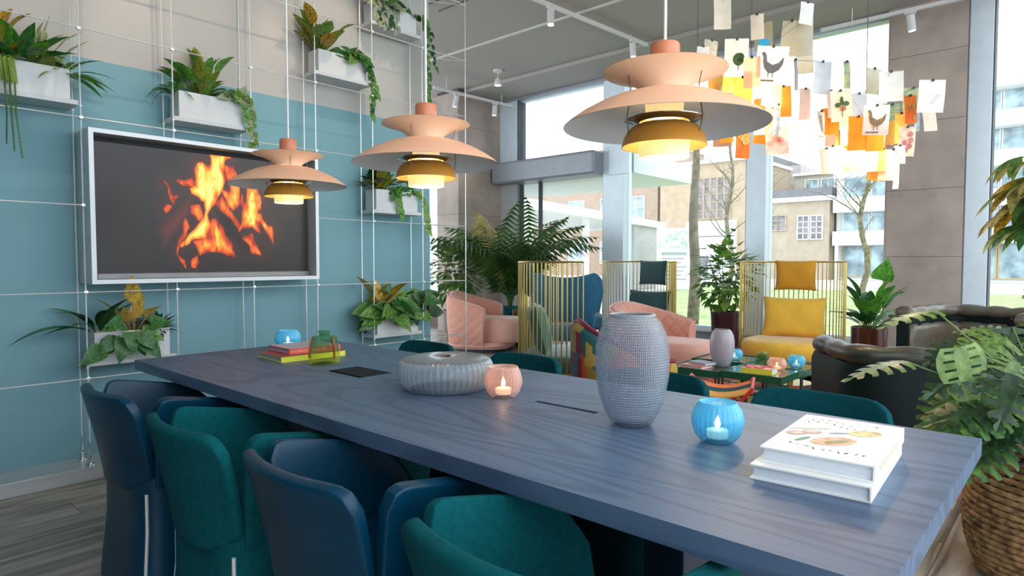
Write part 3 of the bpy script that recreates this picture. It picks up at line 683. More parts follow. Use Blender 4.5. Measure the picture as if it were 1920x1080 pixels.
def rosette(t, kind, gs, n, size, lean=(0.2, 1.1), base_r=0.02, z=0.0, dirbias=None, stem=0.3, a0=0, a1=2*PI, stemr=0.0022, smat=None):
    """leaves on short petioles leaving the crown in all directions"""
    sm_ = MB(); shelfy = 3.9 < t.location.y < 4.2 and t.location.x < 3.6
    if shelfy: n = int(n*1.35); size *= 1.18
    for i in range(n):
        a = a0+(a1-a0)*(i+R(-.3,.3))/n; l = R(*lean)
        d = Vector((math.cos(a)*math.sin(l), math.sin(a)*math.sin(l), math.cos(l)))
        if dirbias: d = (d+Vector(dirbias)).normalized()
        s = size*R(0.75, 1.2); p0 = Vector((math.cos(a)*base_r, math.sin(a)*base_r, z)); p1 = p0+d*s*stem*R(0.25, 1.5)
        if shelfy: p1.y = min(p1.y, 4.11-t.location.y)
        if stem > 0.02: sm_.tube([p0, p1], stemr, 5)
        if shelfy and kind == 'heart':      # climbing leaves turn their faces to the room
            put_leaf(t, kind, random.choice(gs), p1, Vector((d.x*1.2, -0.25, d.z*0.7-R(0.15, 0.7))), s, Vector((R(-.3, .3), -1, R(.2, .7))))
            continue
        put_leaf(t, kind, random.choice(gs), p1, d+Vector((0,0,-0.15)), s, Vector((0,0,1)) if l > 0.35 else Vector((-math.cos(a), -math.sin(a), 0.4)))
    if stem > 0.02: sm_.build('stem', smat or M_stem, t)
def trail(t, kind, gs, pts, n, size, out=(0,-1,0), smat=None):
    """a vine along points with leaves on both sides"""
    P = [Vector(p) for p in pts]; m = len(P)-1
    MB().tube(P, 0.0022, 5).build('vine', smat or M_stem, t, smooth=True)
    for i in range(n):
        u = (i+0.5)/n*m; k = min(int(u), m-1); p_ = P[k].lerp(P[k+1], u-k); d = (P[k+1]-P[k]).normalized()
        a = R(-1.0, 1.0)
        side = Vector((math.cos(a)*(1 if i % 2 else -1), 0, 0))+Vector(out)*R(0.2, 0.9)
        f = (side*0.8+d*0.6+Vector((0,0,-0.5))).normalized()
        put_leaf(t, kind, random.choice(gs), p_, f, size*R(0.7, 1.15), Vector(out)+Vector((0,0,0.5)))
def fern(t, g, n, L, a0=0, a1=2*PI, lean=(0.5, 1.0), ll=0.05, cnt=18):
    for i in range(n):
        a = a0+(a1-a0)*(i+R(.2,.8))/n; l = R(*lean); LL = L*R(0.8, 1.15); pts = []
        for k in range(7):
            u = k/6; q = l+u*u*0.9
            pts.append((math.cos(a)*LL*u*math.sin(l+0.3*u), min(.05, math.sin(a)*LL*u*math.sin(l+0.3*u)), LL*u*math.cos(q)))
        frond_mb(pts, cnt, 0.009, ll, 1, 0.15, 1.2).build('frond', G[g], t, smooth=False)

# ------------------------------------------------------------------ shelves, planter boxes and what grows in them
def shelf(x0, x1, z, lab):
    s = thing('cable_shelf', lab, 'shelf', ((x0+x1)/2, 4.06, z-0.025)); w = (x1-x0)/2
    MB().box(-w+0.006, w-0.006, -0.085, 0.095, 0, 0.025).build('board', M_shelf, s, bevel=0.002)
    for sx in (-1, 1):
        for yy in (-0.09, 0.06): MB().cyl((sx*w, yy, -0.006), (sx*w, yy, 0.0), 0.009, 10).build('stop_collar', M_steel, s)
def planter(x0, x1, z, lab):
    p_ = thing('planter_box', lab, 'planter', ((x0+x1)/2, 4.055, z)); w = (x1-x0)/2-0.04; h = 0.155; th = 0.004
    mb = MB(); mb.box(-w, w, -0.068, -0.068+th, 0, h); mb.box(-w, w, 0.07-th, 0.07, 0, h); mb.box(-w, -w+th, -0.068+th, 0.07-th, 0, h); mb.box(w-th, w, -0.068+th, 0.07-th, 0, h); mb.box(-w+th, w-th, -0.068+th, 0.07-th, 0, th)
    mb.build('box', M_planter, p_)
    MB().box(-w+th, w-th, -0.068+th, 0.07-th, 0.02, h-0.02).build('soil', M_soil, p_)
SH = [(.53, .99, 2.02, 'left of the screen, at the top left corner'), (1.45, 1.915, 2.02, 'directly above the screen'), (2.37, 2.84, 2.485, 'high on the white wall, right of the screen'),
      (2.84, 3.315, 2.95, 'topmost, near the end of the white wall'), (2.84, 3.315, 1.56, 'right of the screen, behind the middle pendant lamp'), (2.84, 3.315, 0.615, 'low on the wall behind the far table corner'), (.99, 1.45, 0.63, 'below the left end of the screen')]
for x0, x1, z, w in SH:
    shelf(x0, x1, z, 'pale grey cable-hung shelf ' + w); planter(x0, x1, z, 'white planter box on the shelf ' + w)
def soil(i, fx, fy_=0.0):
    x0, x1, z, _ = SH[i]; return (x0+(x1-x0)*fx, 4.055+fy_, z+0.137)
# shelf 1
t = plant('croton', 'orange and green croton at the far left edge on the top left shelf', soil(0, .22)); rosette(t, 'broad', ['croton', 'croton2', 'croton'], 18, .125, (0.05, .9), stem=.8)
t = plant('fern', 'light green fern with upright fronds on the top left shelf', soil(0, .66)); fern(t, 'fern', 4, .22, 3.4, 6.0, (0.4, .9), .04, 18)
for pts_ in ([(0,0,0),(.01,-.01,.10),(.02,-.02,.20),(.05,-.03,.30)], [(.01,0,0),(.05,-.02,.09),(.11,-.03,.18),(.20,-.04,.25)], [(.02,0,0),(.07,-.02,.06),(.14,-.04,.14),(.22,-.05,.20)], [(-.01,0,0),(-.02,-.01,.1),(-.01,-.02,.19),(.02,-.03,.25)]):
    frond_mb(pts_, 24, .009, .045, 1, .1, 1.25).build('frond', G['fern'], t)
t = plant('strap_leaf_plant', 'dark green strap leaf plant beside the fern on the top left shelf', soil(0, .5)); rosette(t, 'lance', ['deep'], 12, .19, (0.1, 1.0), stem=0.05); rosette(t, 'broad', ['deep', 'fresh'], 10, .12, (.3, 1.2), stem=.4)
t = plant('air_plant', 'wispy grey-green air plant at the right end of the top left shelf', soil(0, .88)); rosette(t, 'blade', ['shrub', 'fern'], 12, .17, (0.4, 1.4), stem=0, dirbias=(.35, -.15, .0)); rosette(t, 'lance', ['fresh'], 4, .19, (1.2, 1.5), stem=0, a0=-.8, a1=.4)
t = plant('string_fern', 'hanging feathery vine at the left edge on the top left shelf', soil(0, .24, -.06))
for k in range(3):
    pts = [(0.02*k, -.0, 0), (.02+.02*k, -.04, .02), (.03+.02*k, -.05, -.1), (.035+.018*k, -.05, -.25), (.03+.03*k, -.05, -.40-.03*k)]
    frond_mb(pts, 40, .016, .06, 0.0, .2, 1.2).build('vine', G['lime' if k else 'fern'], t)
# shelf 2
t = plant('croton', 'yellow-green croton on the shelf directly above the screen', soil(1, .42)); rosette(t, 'broad', ['croton2', 'fresh', 'croton2', 'pothos'], 26, .115, (0.05, 1.0), stem=.8)
t = plant('fern', 'drooping dark fern left of the croton above the screen', soil(1, .1)); fern(t, 'deep', 5, .19, 1.9, 4.6, (.8, 1.3), .035, 16); fern(t, 'pothos', 3, .14, 4.0, 5.5, (.5, 1.1), .03, 14)
t = plant('trailing_vine', 'variegated vine trailing off the right end above the screen', soil(1, .82, -.05))
trail(t, 'round', ['varieg', 'shrub'], [(-.05, 0, .03), (0, -.03, .07), (.06, -.05, .05), (.09, -.05, -.05), (.10, -.04, -.17), (.085, -.04, -.27)], 22, .05)
trail(t, 'round', ['varieg', 'pothos'], [(-.10, 0, .04), (-.05, -.04, .06), (.02, -.055, .0), (.06, -.05, -.1), (.07, -.05, -.19)], 18, .05)
rosette(t, 'heart', ['pothos', 'varieg', 'deep'], 10, .07, (.2, 1.3), stem=.6, dirbias=(-.1, 0, 0.1))
# shelf 3
t = plant('croton', 'large yellow-edged croton at the left of the high shelf', soil(2, .2)); rosette(t, 'broad', ['croton', 'croton2', 'pothos'], 26, .13, (0.05, 1.1), stem=.8, dirbias=(-.1, 0, 0.1))
t = plant('pothos', 'dark green pothos trailing off the right end of the high shelf', soil(2, .7, -.04)); rosette(t, 'heart', ['deep', 'pothos'], 14, .09, (.3, 1.3), stem=.6)
trail(t, 'heart', ['pothos', 'deep', 'dark'], [(-.06, 0, .04), (.02, -.05, .06), (.10, -.06, .0), (.13, -.05, -.13), (.135, -.05, -.28), (.13, -.05, -.38)], 20, .07)
trail(t, 'heart', ['pothos', 'deep'], [(-.04, 0, .02), (.05, -.06, .04), (.11, -.06, -.05), (.17, -.05, -.16), (.16, -.05, -.24)], 13, .07)
# shelf 4
t = plant('variegated_pothos', 'pale-edged pothos spilling from the topmost shelf', soil(3, .3, -.03)); rosette(t, 'heart', ['varieg', 'pothos', 'dark'], 18, .09, (.3, 1.4), stem=.6)
for k in range(4): trail(t, 'ovate', ['varieg', 'dark', 'varieg'], [(-.1+.06*k, 0, .02), (-.09+.06*k, -.05, .03), (-.09+.06*k, -.06, -.07), (-.06+.05*k, -.055, -.13-.04*(k % 2))], 9, .07)
t = plant('hanging_pothos', 'long dark pothos hanging past the end of the white wall', soil(3, .93, -.02)); rosette(t, 'heart', ['deep', 'dark'], 6, .07, (.5, 1.4), stem=.5)
trail(t, 'heart', ['deep', 'pothos'], [(0, 0, .02), (.06, -.05, .03), (.10, -.06, -.1), (.10, -.06, -.3), (.11, -.05, -.5), (.11, -.05, -.63)], 22, .075)
trail(t, 'heart', ['deep', 'dark'], [(0, 0, .02), (.09, -.05, .02), (.14, -.05, -.1), (.16, -.05, -.25), (.19, -.05, -.36)], 12, .06)
# shelf 5
t = plant('croton', 'dark bushy croton behind the middle pendant lamp', soil(4, .25)); rosette(t, 'broad', ['croton', 'dark', 'croton2', 'dark'], 24, .12, (0.05, 1.2), stem=.7)
t = plant('pothos', 'green pothos hanging over the planter behind the middle pendant lamp', soil(4, .5, -.045)); rosette(t, 'heart', ['pothos', 'deep'], 9, .08, (.4, 1.4), stem=.6)
trail(t, 'heart', ['pothos', 'fresh'], [(-.05, 0, .02), (-.02, -.04, .03), (.0, -.05, -.08), (.03, -.05, -.18)], 9, .075)
trail(t, 'heart', ['pothos', 'lime'], [(.1, 0, .02), (.2, -.03, .03), (.27, -.03, -.07), (.29, -.03, -.2), (.31, -.03, -.30)], 14, .08)
# shelf 6
t = plant('croton', 'yellow croton on the low shelf behind the table corner', soil(5, .25)); rosette(t, 'broad', ['yellow', 'croton', 'yellow'], 9, .14, (0.1, .8), stem=.8)
t = plant('pothos', 'lush green pothos covering the low shelf behind the table corner', soil(5, .35, -.03)); rosette(t, 'heart', ['deep', 'pothos', 'pothos', 'deep'], 42, .125, (.5, 1.9), stem=.75, dirbias=(0, -.35, .05))
t = plant('peace_lily', 'dark green broad leaf plant at the right of the low shelf', soil(5, .75)); rosette(t, 'heart', ['deep', 'pothos', 'dark'], 24, .13, (.3, 1.7), stem=.9, dirbias=(.15, -.2, .05))
# shelf 7
t = plant('strap_leaf_plant', 'dark strap leaf plant bending over the left end of the low shelf under the screen', soil(6, .18)); rosette(t, 'strap', ['dark', 'deep'], 7, .19, (.2, 1.0), stem=0.15, dirbias=(-.25, 0, .15))
rosette(t, 'strap', ['deep'], 1, .27, (1.0, 1.15), stem=0.1, a0=3.0, a1=3.2)
t = plant('pothos', 'glossy heart leaf plant hanging in front of the planter under the screen', soil(6, .42, -.04)); rosette(t, 'heart', ['deep', 'pothos', 'deep'], 16, .11, (.7, 2.1), stem=.7, dirbias=(0.2, -.5, -.15))
t = plant('croton', 'pale yellow croton stem under the screen', soil(6, .55)); rosette(t, 'ovate', ['yellow'], 5, .15, (.1, .8), stem=.7, stemr=.004, smat=mat('pink_stem', (196, 130, 96), .5))
t = plant('succulent', 'dark purple-green rosette plant at the right of the planter under the screen', soil(6, .8)); rosette(t, 'lance', ['purple', 'dark'], 44, .10, (.2, 1.75), stem=0)
# ------------------------------------------------------------------ things on the meeting table
def votive(name, label, loc, m, r, h, rr, lit, grp, table_ribs=28):
    t = thing(name, label, 'candle holder', loc, 0, grp)
    prof = [(r*.52,.0),(r*.62,.003),(r*.86,h*.2),(r*.99,h*.45),(r,h*.58),(r*.92,h*.8),(rr,h*.97),(rr*.98,h),(rr*.94,h*.98),(r*.86,h*.78),(r*.92,h*.55),(r*.8,h*.25),(r*.5,.012)]
    MB().lathe(prof, 112, rib=lambda a, u: 0.018*math.cos(a*table_ribs)*(1 if u < .5 else .3), capb=True).build('glass', m, t, smooth=True, ang=180)
    cd = MB().lathe([(r*.40,.012),(r*.42,.014),(r*.42,h*.30),(r*.36,h*.32)], 24, capb=True, capt=True).build('candle', mat('candle_wax', (244, 238, 224), .5, emit=(255, 226, 180), estr=0.9 if lit else 0.1), t, smooth=True)
    if lit:
        MB().lathe([(.001,h*.32),(.007,h*.42),(.006,h*.52),(.0005,h*.66)], 12).build('flame', mat('candle_flame', (255, 230, 160), .5, emit=(255, 226, 150), estr=9), cd, smooth=True)
        ld = bpy.data.lights.new('candle_light', 'POINT'); ld.energy = 0.06; ld.color = (1, .84, .66); ld.shadow_soft_size = 0.01
        lo = bpy.data.objects.new('candle_light', ld); COL.objects.link(lo); lo.parent = t; lo.location = (0, 0, h*.62)
    return t
M_pinkgl = glassy('pink_ribbed_glass', (244, 220, 212), .16, .10, (250, 232, 226))
M_bluegl = glassy('blue_ribbed_glass', (120, 208, 240), .30, .22, (200, 238, 252))
M_greygl = glassy('grey_grid_glass', (206, 213, 222), .17, .10, (226, 231, 238), bumps=(120, 900))
M_greyrib = glassy('grey_ribbed_glass', (190, 202, 208), .30, .12, (212, 222, 226))
votive('glass_votive', 'bright blue ribbed glass votive near the white books', (1.453, .652, TZ), M_bluegl, .060, .099, .044, True, 'ribbed glass votives on the meeting table')
votive('glass_votive', 'pink ribbed glass votive with a lit candle', (1.475, 1.375, TZ), M_pinkgl, .060, .10, .048, True, 'ribbed glass votives on the meeting table')
votive('glass_votive', 'blue ribbed glass votive behind the pink and yellow books', (1.595, 2.955, TZ), M_bluegl, .062, .09, .046, True, 'ribbed glass votives on the meeting table')
t = thing('glass_vase', 'tall grey glass vase with a fine grid texture on the meeting table', 'vase', (1.462, .895, TZ))
vp = [(.045,0),(.052,.003),(.072,.035),(.088,.085),(.0965,.135),(.098,.165),(.0965,.205),(.089,.245),(.075,.274),(.062,.287),(.0585,.292)]
MB().lathe(vp, 96, capb=True).build('outer_wall', M_greygl, t, smooth=True, ang=180)
MB().lathe([(r-.005, max(.012, z)) for r, z in vp], 64, capb=True).build('inner_wall', glassy('grey_inner_glass', (190, 198, 208), .05, .2, (236, 240, 245)), t, smooth=True, ang=180)
MB().tube([(.0575*math.cos(2*PI*k/40), .0575*math.sin(2*PI*k/40), .292) for k in range(40)], .0035, 8, closed=True).build('rim', M_greyrib, t, smooth=True)
t = thing('ribbed_bowl', 'low round ribbed glass bowl with an inward curling lid', 'bowl', (1.455, 1.625, TZ))
MB().lathe([(.12,0),(.138,.004),(.158,.03),(.164,.055),(.161,.082),(.152,.098),(.147,.100)], 192, rib=lambda a, u: .010*math.cos(a*48), capb=True).build('body', M_greyrib, t, smooth=True, ang=180)
ld_ = MB().lathe([(.148,.100),(.140,.1055),(.11,.110),(.07,.1125),(.04,.1130),(.019,.110)], 192, rib=lambda a, u: .012*math.cos(a*48)).build('lid', glassy('smoke_ribbed_glass', (140, 144, 148), .42, .18, (176, 180, 184)), t, smooth=True, ang=180)
MB().lathe([(.019,.110),(.017,.098),(.001,.096)], 32).build('opening', mat('dark_opening', (38, 38, 40), .3), ld_, smooth=True)
t = thing('glass_jug', 'green and yellow glass jug with amber handles', 'jug', (1.461, 2.40, TZ))
M_green = glassy('green_glass', (84, 150, 100), .05, .05, (196, 226, 200)); M_ygl = glassy('yellow_green_glass', (190, 204, 90), .06, .05, (236, 240, 190)); M_amber = glassy('amber_glass', (176, 92, 22), .6, .1, (210, 130, 50))
MB().lathe([(.052,0),(.062,.002),(.0655,.012),(.061,.05)], 48, capb=True).build('lower_body', M_ygl, t, smooth=True)
MB().lathe([(.061,.05),(.056,.085),(.052,.112),(.047,.116),(.026,.119),(.024,.121)], 48).build('upper_body', M_green, t, smooth=True)
MB().lathe([(.022,.119),(.021,.128),(.026,.133),(.024,.139),(.014,.142),(.001,.142)], 32).build('stopper', M_green, t, smooth=True)
for s in (-1.45, 2.95):
    c, q = math.cos(s), math.sin(s)
    MB().tube([(.044*c, .044*q, .112), (.056*c, .056*q, .106), (.062*c, .062*q, .085), (.064*c, .064*q, .06), (.0645*c, .0645*q, .04), (.066*c, .066*q, .030), (.06*c, .06*q, .034)], .0045, 8).build('handle', M_amber, t, smooth=True)
def book(label, loc, rz, L, W, H, cover, page, grp=None, spine=None):
    """L along local x, W along local y; spine on the +x... side of y=-W/2"""
    t = thing('book', label, 'book', loc, rz, grp)
    MB().box(-L/2, L/2, -W/2, W/2, 0, .003).build('cover', cover, t)
    MB().box(-L/2, L/2, -W/2, W/2, H-.003, H).build('cover', cover, t)
    MB().box(-L/2, L/2, -W/2, -W/2+.003, .003, H-.003).build('spine', spine or cover, t)
    MB().box(-L/2+.006, L/2-.006, -W/2+.003, W/2-.006, .003, H-.003).build('pages', page, t)
    return t
M_page = mat('book_pages', (214, 220, 228), .8, var=.05, scale=90, stretch=(.3, .3, 10)); M_pageg = mat('grey_pages', (172, 172, 182), .8, var=.05, scale=90, stretch=(.3, .3, 10))
M_wcov = mat('white_cover', (240, 240, 236), .4, var=.02); M_yel = mat('yellow_cover', (222, 216, 74), .45, var=.06); M_red = mat('coral_cover', (226, 92, 78), .45, var=.12, scale=30); M_dred = mat('dull_red_cover', (150, 74, 74), .5)
# spine faces -y in the room: local x runs along room x
b = book('white hardback cookbook lying under the other white book', (1.445, .398, TZ), D2R(3.5), .37, .215, .0295, M_wcov, M_page, 'white cookbooks at the near end of the table')
b = book('white hardback cookbook with food pictures on the cover, topmost of two', (1.460, .392, TZ+.0298), D2R(3.0), .345, .205, .031, M_wcov, M_page, 'white cookbooks at the near end of the table')
def disc(parent, name, x, y, rx, ry, z, m, rot=0, n=28):
    c, s = math.cos(rot), math.sin(rot); pts = []
    for k in range(n):
        a = 2*PI*k/n; u, v = rx*math.cos(a), ry*math.sin(a); pts.append((x+u*c-v*s, y+u*s+v*c, z))
    MB().add(pts, [tuple(range(n))]).build(name, m, parent)
zt = .0312
I_ = [(-.02, .075, .024, .017, (196, 146, 134)), (.005, .050, .024, .017, (190, 140, 130)), (-.045, -.005, .05, .030, (206, 158, 120)), (.06, -.045, .037, .023, (214, 190, 130))]
for i, (x, y, a, b2, c) in enumerate(I_): disc(b, 'printed_picture', x, y, a, b2, zt+.0001*i, mat('print_%d' % i, c, .5, var=.25, scale=40, rgb2=tuple(min(255, v+26) for v in c)), -.7)
disc(b, 'printed_picture', -.022, .072, .016, .010, zt+.0006, mat('print_pink', (232, 206, 192), .5), -.7); disc(b, 'printed_picture', .006, .048, .016, .010, zt+.0007, mat('print_pink', (232, 206, 192), .5), -.7)
disc(b, 'printed_picture', -.045, -.012, .030, .009, zt+.0008, mat('print_olive', (150, 150, 110), .5, var=.3, scale=50), -.6)
disc(b, 'printed_picture', -.062, .05, .026, .006, zt+.0005, mat('print_green', (110, 150, 120), .5), -.35); disc(b, 'printed_picture', .03, .0, .022, .006, zt+.0005, mat('print_grn2', (150, 170, 170), .5), -.9)
disc(b, 'printed_picture', .035, .062, .05, .006, zt+.0004, mat('print_mauve', (222, 208, 206), .5), -1.0)
M_ink = mat('grey_ink', (132, 118, 108), .6, var=.1)
def squiggle(parent, pts, w, z):
    mb = MB()
    for (x0, y0), (x1, y1) in zip(pts[:-1], pts[1:]):
        d = Vector((x1-x0, y1-y0, 0)); n_ = Vector((-d.y, d.x, 0)).normalized()*w; p0 = Vector((x0, y0, z)); p1 = Vector((x1, y1, z))
        mb.add([p0-n_, p1-n_, p1+n_, p0+n_], [(0,1,2,3)])
    mb.build('printed_letter', M_ink, parent)
rr_ = random.Random(4)
for line in range(3):
    for k in range(9 if line < 2 else 10):
        if line < 2: x0 = .125-.028*line+.012*math.sin(k*.9); y0 = .075-.016*k
        else: x0 = -.105-.010*math.sin(k*.5)-.005*k*.5; y0 = .06-.015*k
        p_ = [(x0+rr_.uniform(-.008, .008), y0+rr_.uniform(-.005, .005)) for _ in range(4)]
        squiggle(b, p_, .0009, zt+.0003)
mb = MB()
for k in range(12): mb.box(-.12+.02*k, -.108+.02*k, -.1030, -.1026, .010+.003*(k % 2), .020)
mb.build('spine_lettering', mat('gold_ink', (206, 190, 150), .5), b)
book('yellow-spined book lying on the table behind the green jug', (1.5, 2.655, TZ), D2R(-3), .305, .24, .023, M_yel, M_pageg, 'two stacked books by the green jug', None)
t = [o for o in COL.objects if o.get('label', '').startswith('yellow-spined')][0]
MB().box(-.1525, .1525, -.118, .12, .0232, .0236).build('cover_face', M_dred, t)
book('coral-spined book on top of the yellow book', (1.53, 2.68, TZ+.0240), D2R(-2), .25, .20, .024, M_red, M_pageg, 'two stacked books by the green jug', None)
t = [o for o in COL.objects if o.get('label', '').startswith('coral-spined')][0]
MB().box(-.125, .125, -.098, .10, .0242, .0245).build('cover_face', mat('lilac_grey_cover', (176, 166, 178), .4), t)
mb = MB()
for k in range(14): mb.box(-.115+.012*k, -.110+.012*k, -.1012, -.1006, .007, .017)
mb.build('spine_lettering', mat('pale_ink', (246, 170, 150), .5), t)

# ------------------------------------------------------------------ lounge seating
def sweep(mb, path, prof):
    """path: list of (x,y,nx,ny); prof(i)-> list of (out, z); closed section, capped ends"""
    rings = []
    for i, (x, y, nx, ny) in enumerate(path): rings.append([(x+nx*o, y+ny*o, z) for o, z in prof(i/(len(path)-1))])
    return loft(mb, rings)
def upath(r, depth, n=20, straight=6, sq=0):
    """U open towards +x: left arm front -> back -> right arm front"""
    P = []
    for k in range(straight): P.append((depth*(1-k/straight), r, 0, 1))
    for k in range(n+1):
        a = PI/2+PI*k/n; c, s = math.cos(a), math.sin(a)
        if sq: q = (abs(c)**sq+abs(s)**sq)**(-1/sq)
        else: q = 1
        P.append((r*c*q, r*s*q, c, s))
    for k in range(1, straight+1): P.append((depth*k/straight, -r, 0, -1))
    return P
M_pinkq = quilt('pink_quilted_velvet', (216, 152, 132)); M_pinks = mat('pale_pink_velvet', (228, 170, 152), .8, var=.06, scale=8, sheen=.4)
M_black = mat('black_metal', (24, 24, 26), .4)
def pink_chair(label, loc, rz):
    t = thing('tub_armchair', label, 'armchair', loc, rz, 'pink quilted tub armchairs')
    P = upath(.40, .14, 24, 5, 3.0)
    def prof(u):
        k = max(0, 1-abs(u-.5)/.46); k = k*k*(3-2*k); h = .60+.17*k
        if u < .03 or u > .97: h -= .02
        return [(-.02,.04),(.02,.06),(.05,h*.5),(.055,h-.05),(.03,h-.005),(-.03,h+.005),(-.08,h-.03),(-.10,h-.12),(-.10,.30),(-.09,.04)]
    mb = MB(); sweep(mb, P, prof); mb.build('shell', M_pinkq, t, smooth=True, ang=65)
    pts = [(x+nx*.045, y+ny*.045, prof(i/(len(P)-1))[4][1]) for i, (x, y, nx, ny) in enumerate(P)]
    MB().tube(pts, .008, 6).build('piping', M_pinks, t, smooth=True)
    mb = MB(); loft(mb, [[(x+.14, y, z) for x, y, z in superell(a, b2, 4, 40, z)] for z, a, b2 in ((.12,.38,.29),(.16,.40,.305),(.36,.41,.31),(.42,.39,.29),(.435,.33,.24))]); mb.build('seat_cushion', M_pinks, t, smooth=True, ang=70)
    mb = MB(); loft(mb, [superell(.36, .36, 3, 32, .0), superell(.36, .36, 3, 32, .05)]); mb.build('plinth', M_black, t)
    mb = MB(); loft(mb, [superell(.40, .40, 3, 40, .045), superell(.43, .43, 3, 40, .09), superell(.40, .38, 3, 40, .13)]); mb.build('base', M_pinks, t, smooth=True)
def heading(vx, vy): return math.atan2(vy, vx)
pink_chair('pink quilted tub armchair by the concrete corner wall', (6.02, 5.98, 0), heading(.45, -.9))
pink_chair('pink quilted tub armchair behind the tall grey vase', (5.45, 3.02, 0), heading(.02, -1.0))
def pillow(w, h, th, n=15):
    mb = MB()
    for s in (-1, 1):
        def fn(u, v, s=s):
            u = 2*u-1; v = 2*v-1; k = max(0, (1-u**4)*(1-v**4))**.5
            pin = 1-.06*(1-abs(u)**2)*abs(v)**6; pin2 = 1-.06*(1-abs(v)**2)*abs(u)**6
            return (s*th/2*k, u*w/2*pin2, v*h/2*pin)
        mb.grid(fn, n, n)
    return mb
M_brass = mat('brushed_brass', (182, 158, 92), .32, metal=.8, var=.06)
M_gold = mat('yellow_velvet', (238, 188, 58), .75, var=.1, scale=6, sheen=.4, bump=.1, bscale=30)
M_dgreen = mat('dark_green_velvet', (22, 66, 66), .75, var=.12, scale=6, sheen=.4)
M_sage = mat('sage_green_velvet', (70, 116, 104), .75, var=.12, scale=6, sheen=.4)
bar_me = MB().cyl((0,0,.03), (0,0,1.165), .0055, 7).mesh('bar', M_brass, True)
def wire_chair(label, loc, rz, m, m2, head=True, r=.46, span=1.75):
    t = thing('wire_back_chair', label, 'armchair', loc, rz, 'brass wire high back chairs')
    n = 36; pts = []
    for k in range(n):
        a = PI-span+2*span*k/(n-1); x, y = r*math.cos(a)*.9, r*math.sin(a); pts.append((x, y))
        inst('bar', bar_me, t, Matrix.Translation((x, y, 0)))
    MB().tube([(x, y, 1.165) for x, y in pts], .008, 8).build('top_rail', M_brass, t, smooth=True)
    MB().tube([(x, y, .03) for x, y in pts], .010, 8).build('bottom_rail', M_brass, t, smooth=True)
    MB().tube([(x, y, .30) for x, y in pts], .006, 8).build('seat_rail', M_brass, t, smooth=True)
    mb = MB(); loft(mb, [[(x-.0+.02, y, z) for x, y, z in superell(a*.9, a, 2.4, 44, z)] for z, a in ((.27,.41),(.29,.432),(.38,.436),(.415,.42),(.43,.36))]); mb.build('seat_cushion', m, t, smooth=True, ang=60)
    mb = MB(); loft(mb, [superell(.2, .2, 2, 24, 0), superell(.2, .2, 2, 24, .02)]); mb.cyl((0,0,.02), (0,0,.28), .03, 12); mb.build('pedestal', M_brass, t)
    o = pillow(.58, .40, .17).build('back_cushion', m, t, smooth=True, ang=180); o.location = (-.24, 0, .62); o.rotation_euler = (0, -.22, 0)
    if head:
        o = pillow(.38, .30, .11).build('head_cushion', m2, t, smooth=True, ang=180); o.location = (-.335, 0, 1.03); o.rotation_euler = (0, -.06, 0)
        MB().box(-.41, -.36, -.10, .10, 1.155, 1.172).build('strap', m2, t, bevel=.006)
    return t
wire_chair('brass wire chair with yellow cushions in front of the window', (6.27, 2.1, 0), heading(-1, -.22), M_gold, mat('ochre_velvet', (206, 146, 18), .75, var=.1, sheen=.3))
wire_chair('brass wire chair with sage green cushions, side on, beside the blue wing chair', (4.25, 3.22, 0), heading(.672, -.741), M_sage, M_dgreen)
wire_chair('brass wire chair with dark green cushions behind the pink armchair by the window', (6.60, 3.98, 0), heading(-.98, .05), M_dgreen, M_dgreen)
# wing chair
M_blue = mat('blue_wool', (12, 92, 122), .85, var=.12, scale=20, sheen=.3, bump=.15, bscale=300)
t = thing('wing_armchair', 'blue high back wing armchair behind the sage wire chair', 'armchair', (5.92, 4.52, 0), heading(-.78, -.62))
def wing(u, v):
    u = 2*u-1; W = .30+.13*min(1, v*1.25)-.02*max(0, v-.8)/.2; zt_ = 1.06-.09*(1-u*u)-.10*max(0, abs(u)-.86)/.14
    fwd = .34*abs(u)**2.2*(1-.35*v)
    return (-.30-.10*v+fwd, u*W*1.02, .22+(zt_-.22)*v)
MB().grid(wing, 25, 15).build('shell', M_blue, t, smooth=True, solid=.06, bevel=.02, seg=3, ang=180, off=0)
mb = MB(); loft(mb, [[(x+.02, y, z) for x, y, z in superell(a, a*.95, 3, 36, z)] for z, a in ((.27,.26),(.30,.29),(.40,.295),(.44,.26))]); mb.build('seat_cushion', M_blue, t, smooth=True, ang=70)
for s in (-1, 1):
    MB().tube([(-.15, s*.34, .50), (.05, s*.37, .53), (.22, s*.36, .50), (.27, s*.33, .42)], [.045, .05, .05, .04], 10).build('armrest', M_blue, t, smooth=True)
MB().cyl((0,0,.06), (0,0,.28), .025, 12).build('column', M_chrome, t, smooth=True)
for k in range(4):
    a = PI/4+k*PI/2; MB().tube([(0,0,.09), (.16*math.cos(a), .16*math.sin(a), .05), (.3*math.cos(a), .3*math.sin(a), .014)], [.018, .015, .012], 8).build('foot', M_chrome, t, smooth=True)
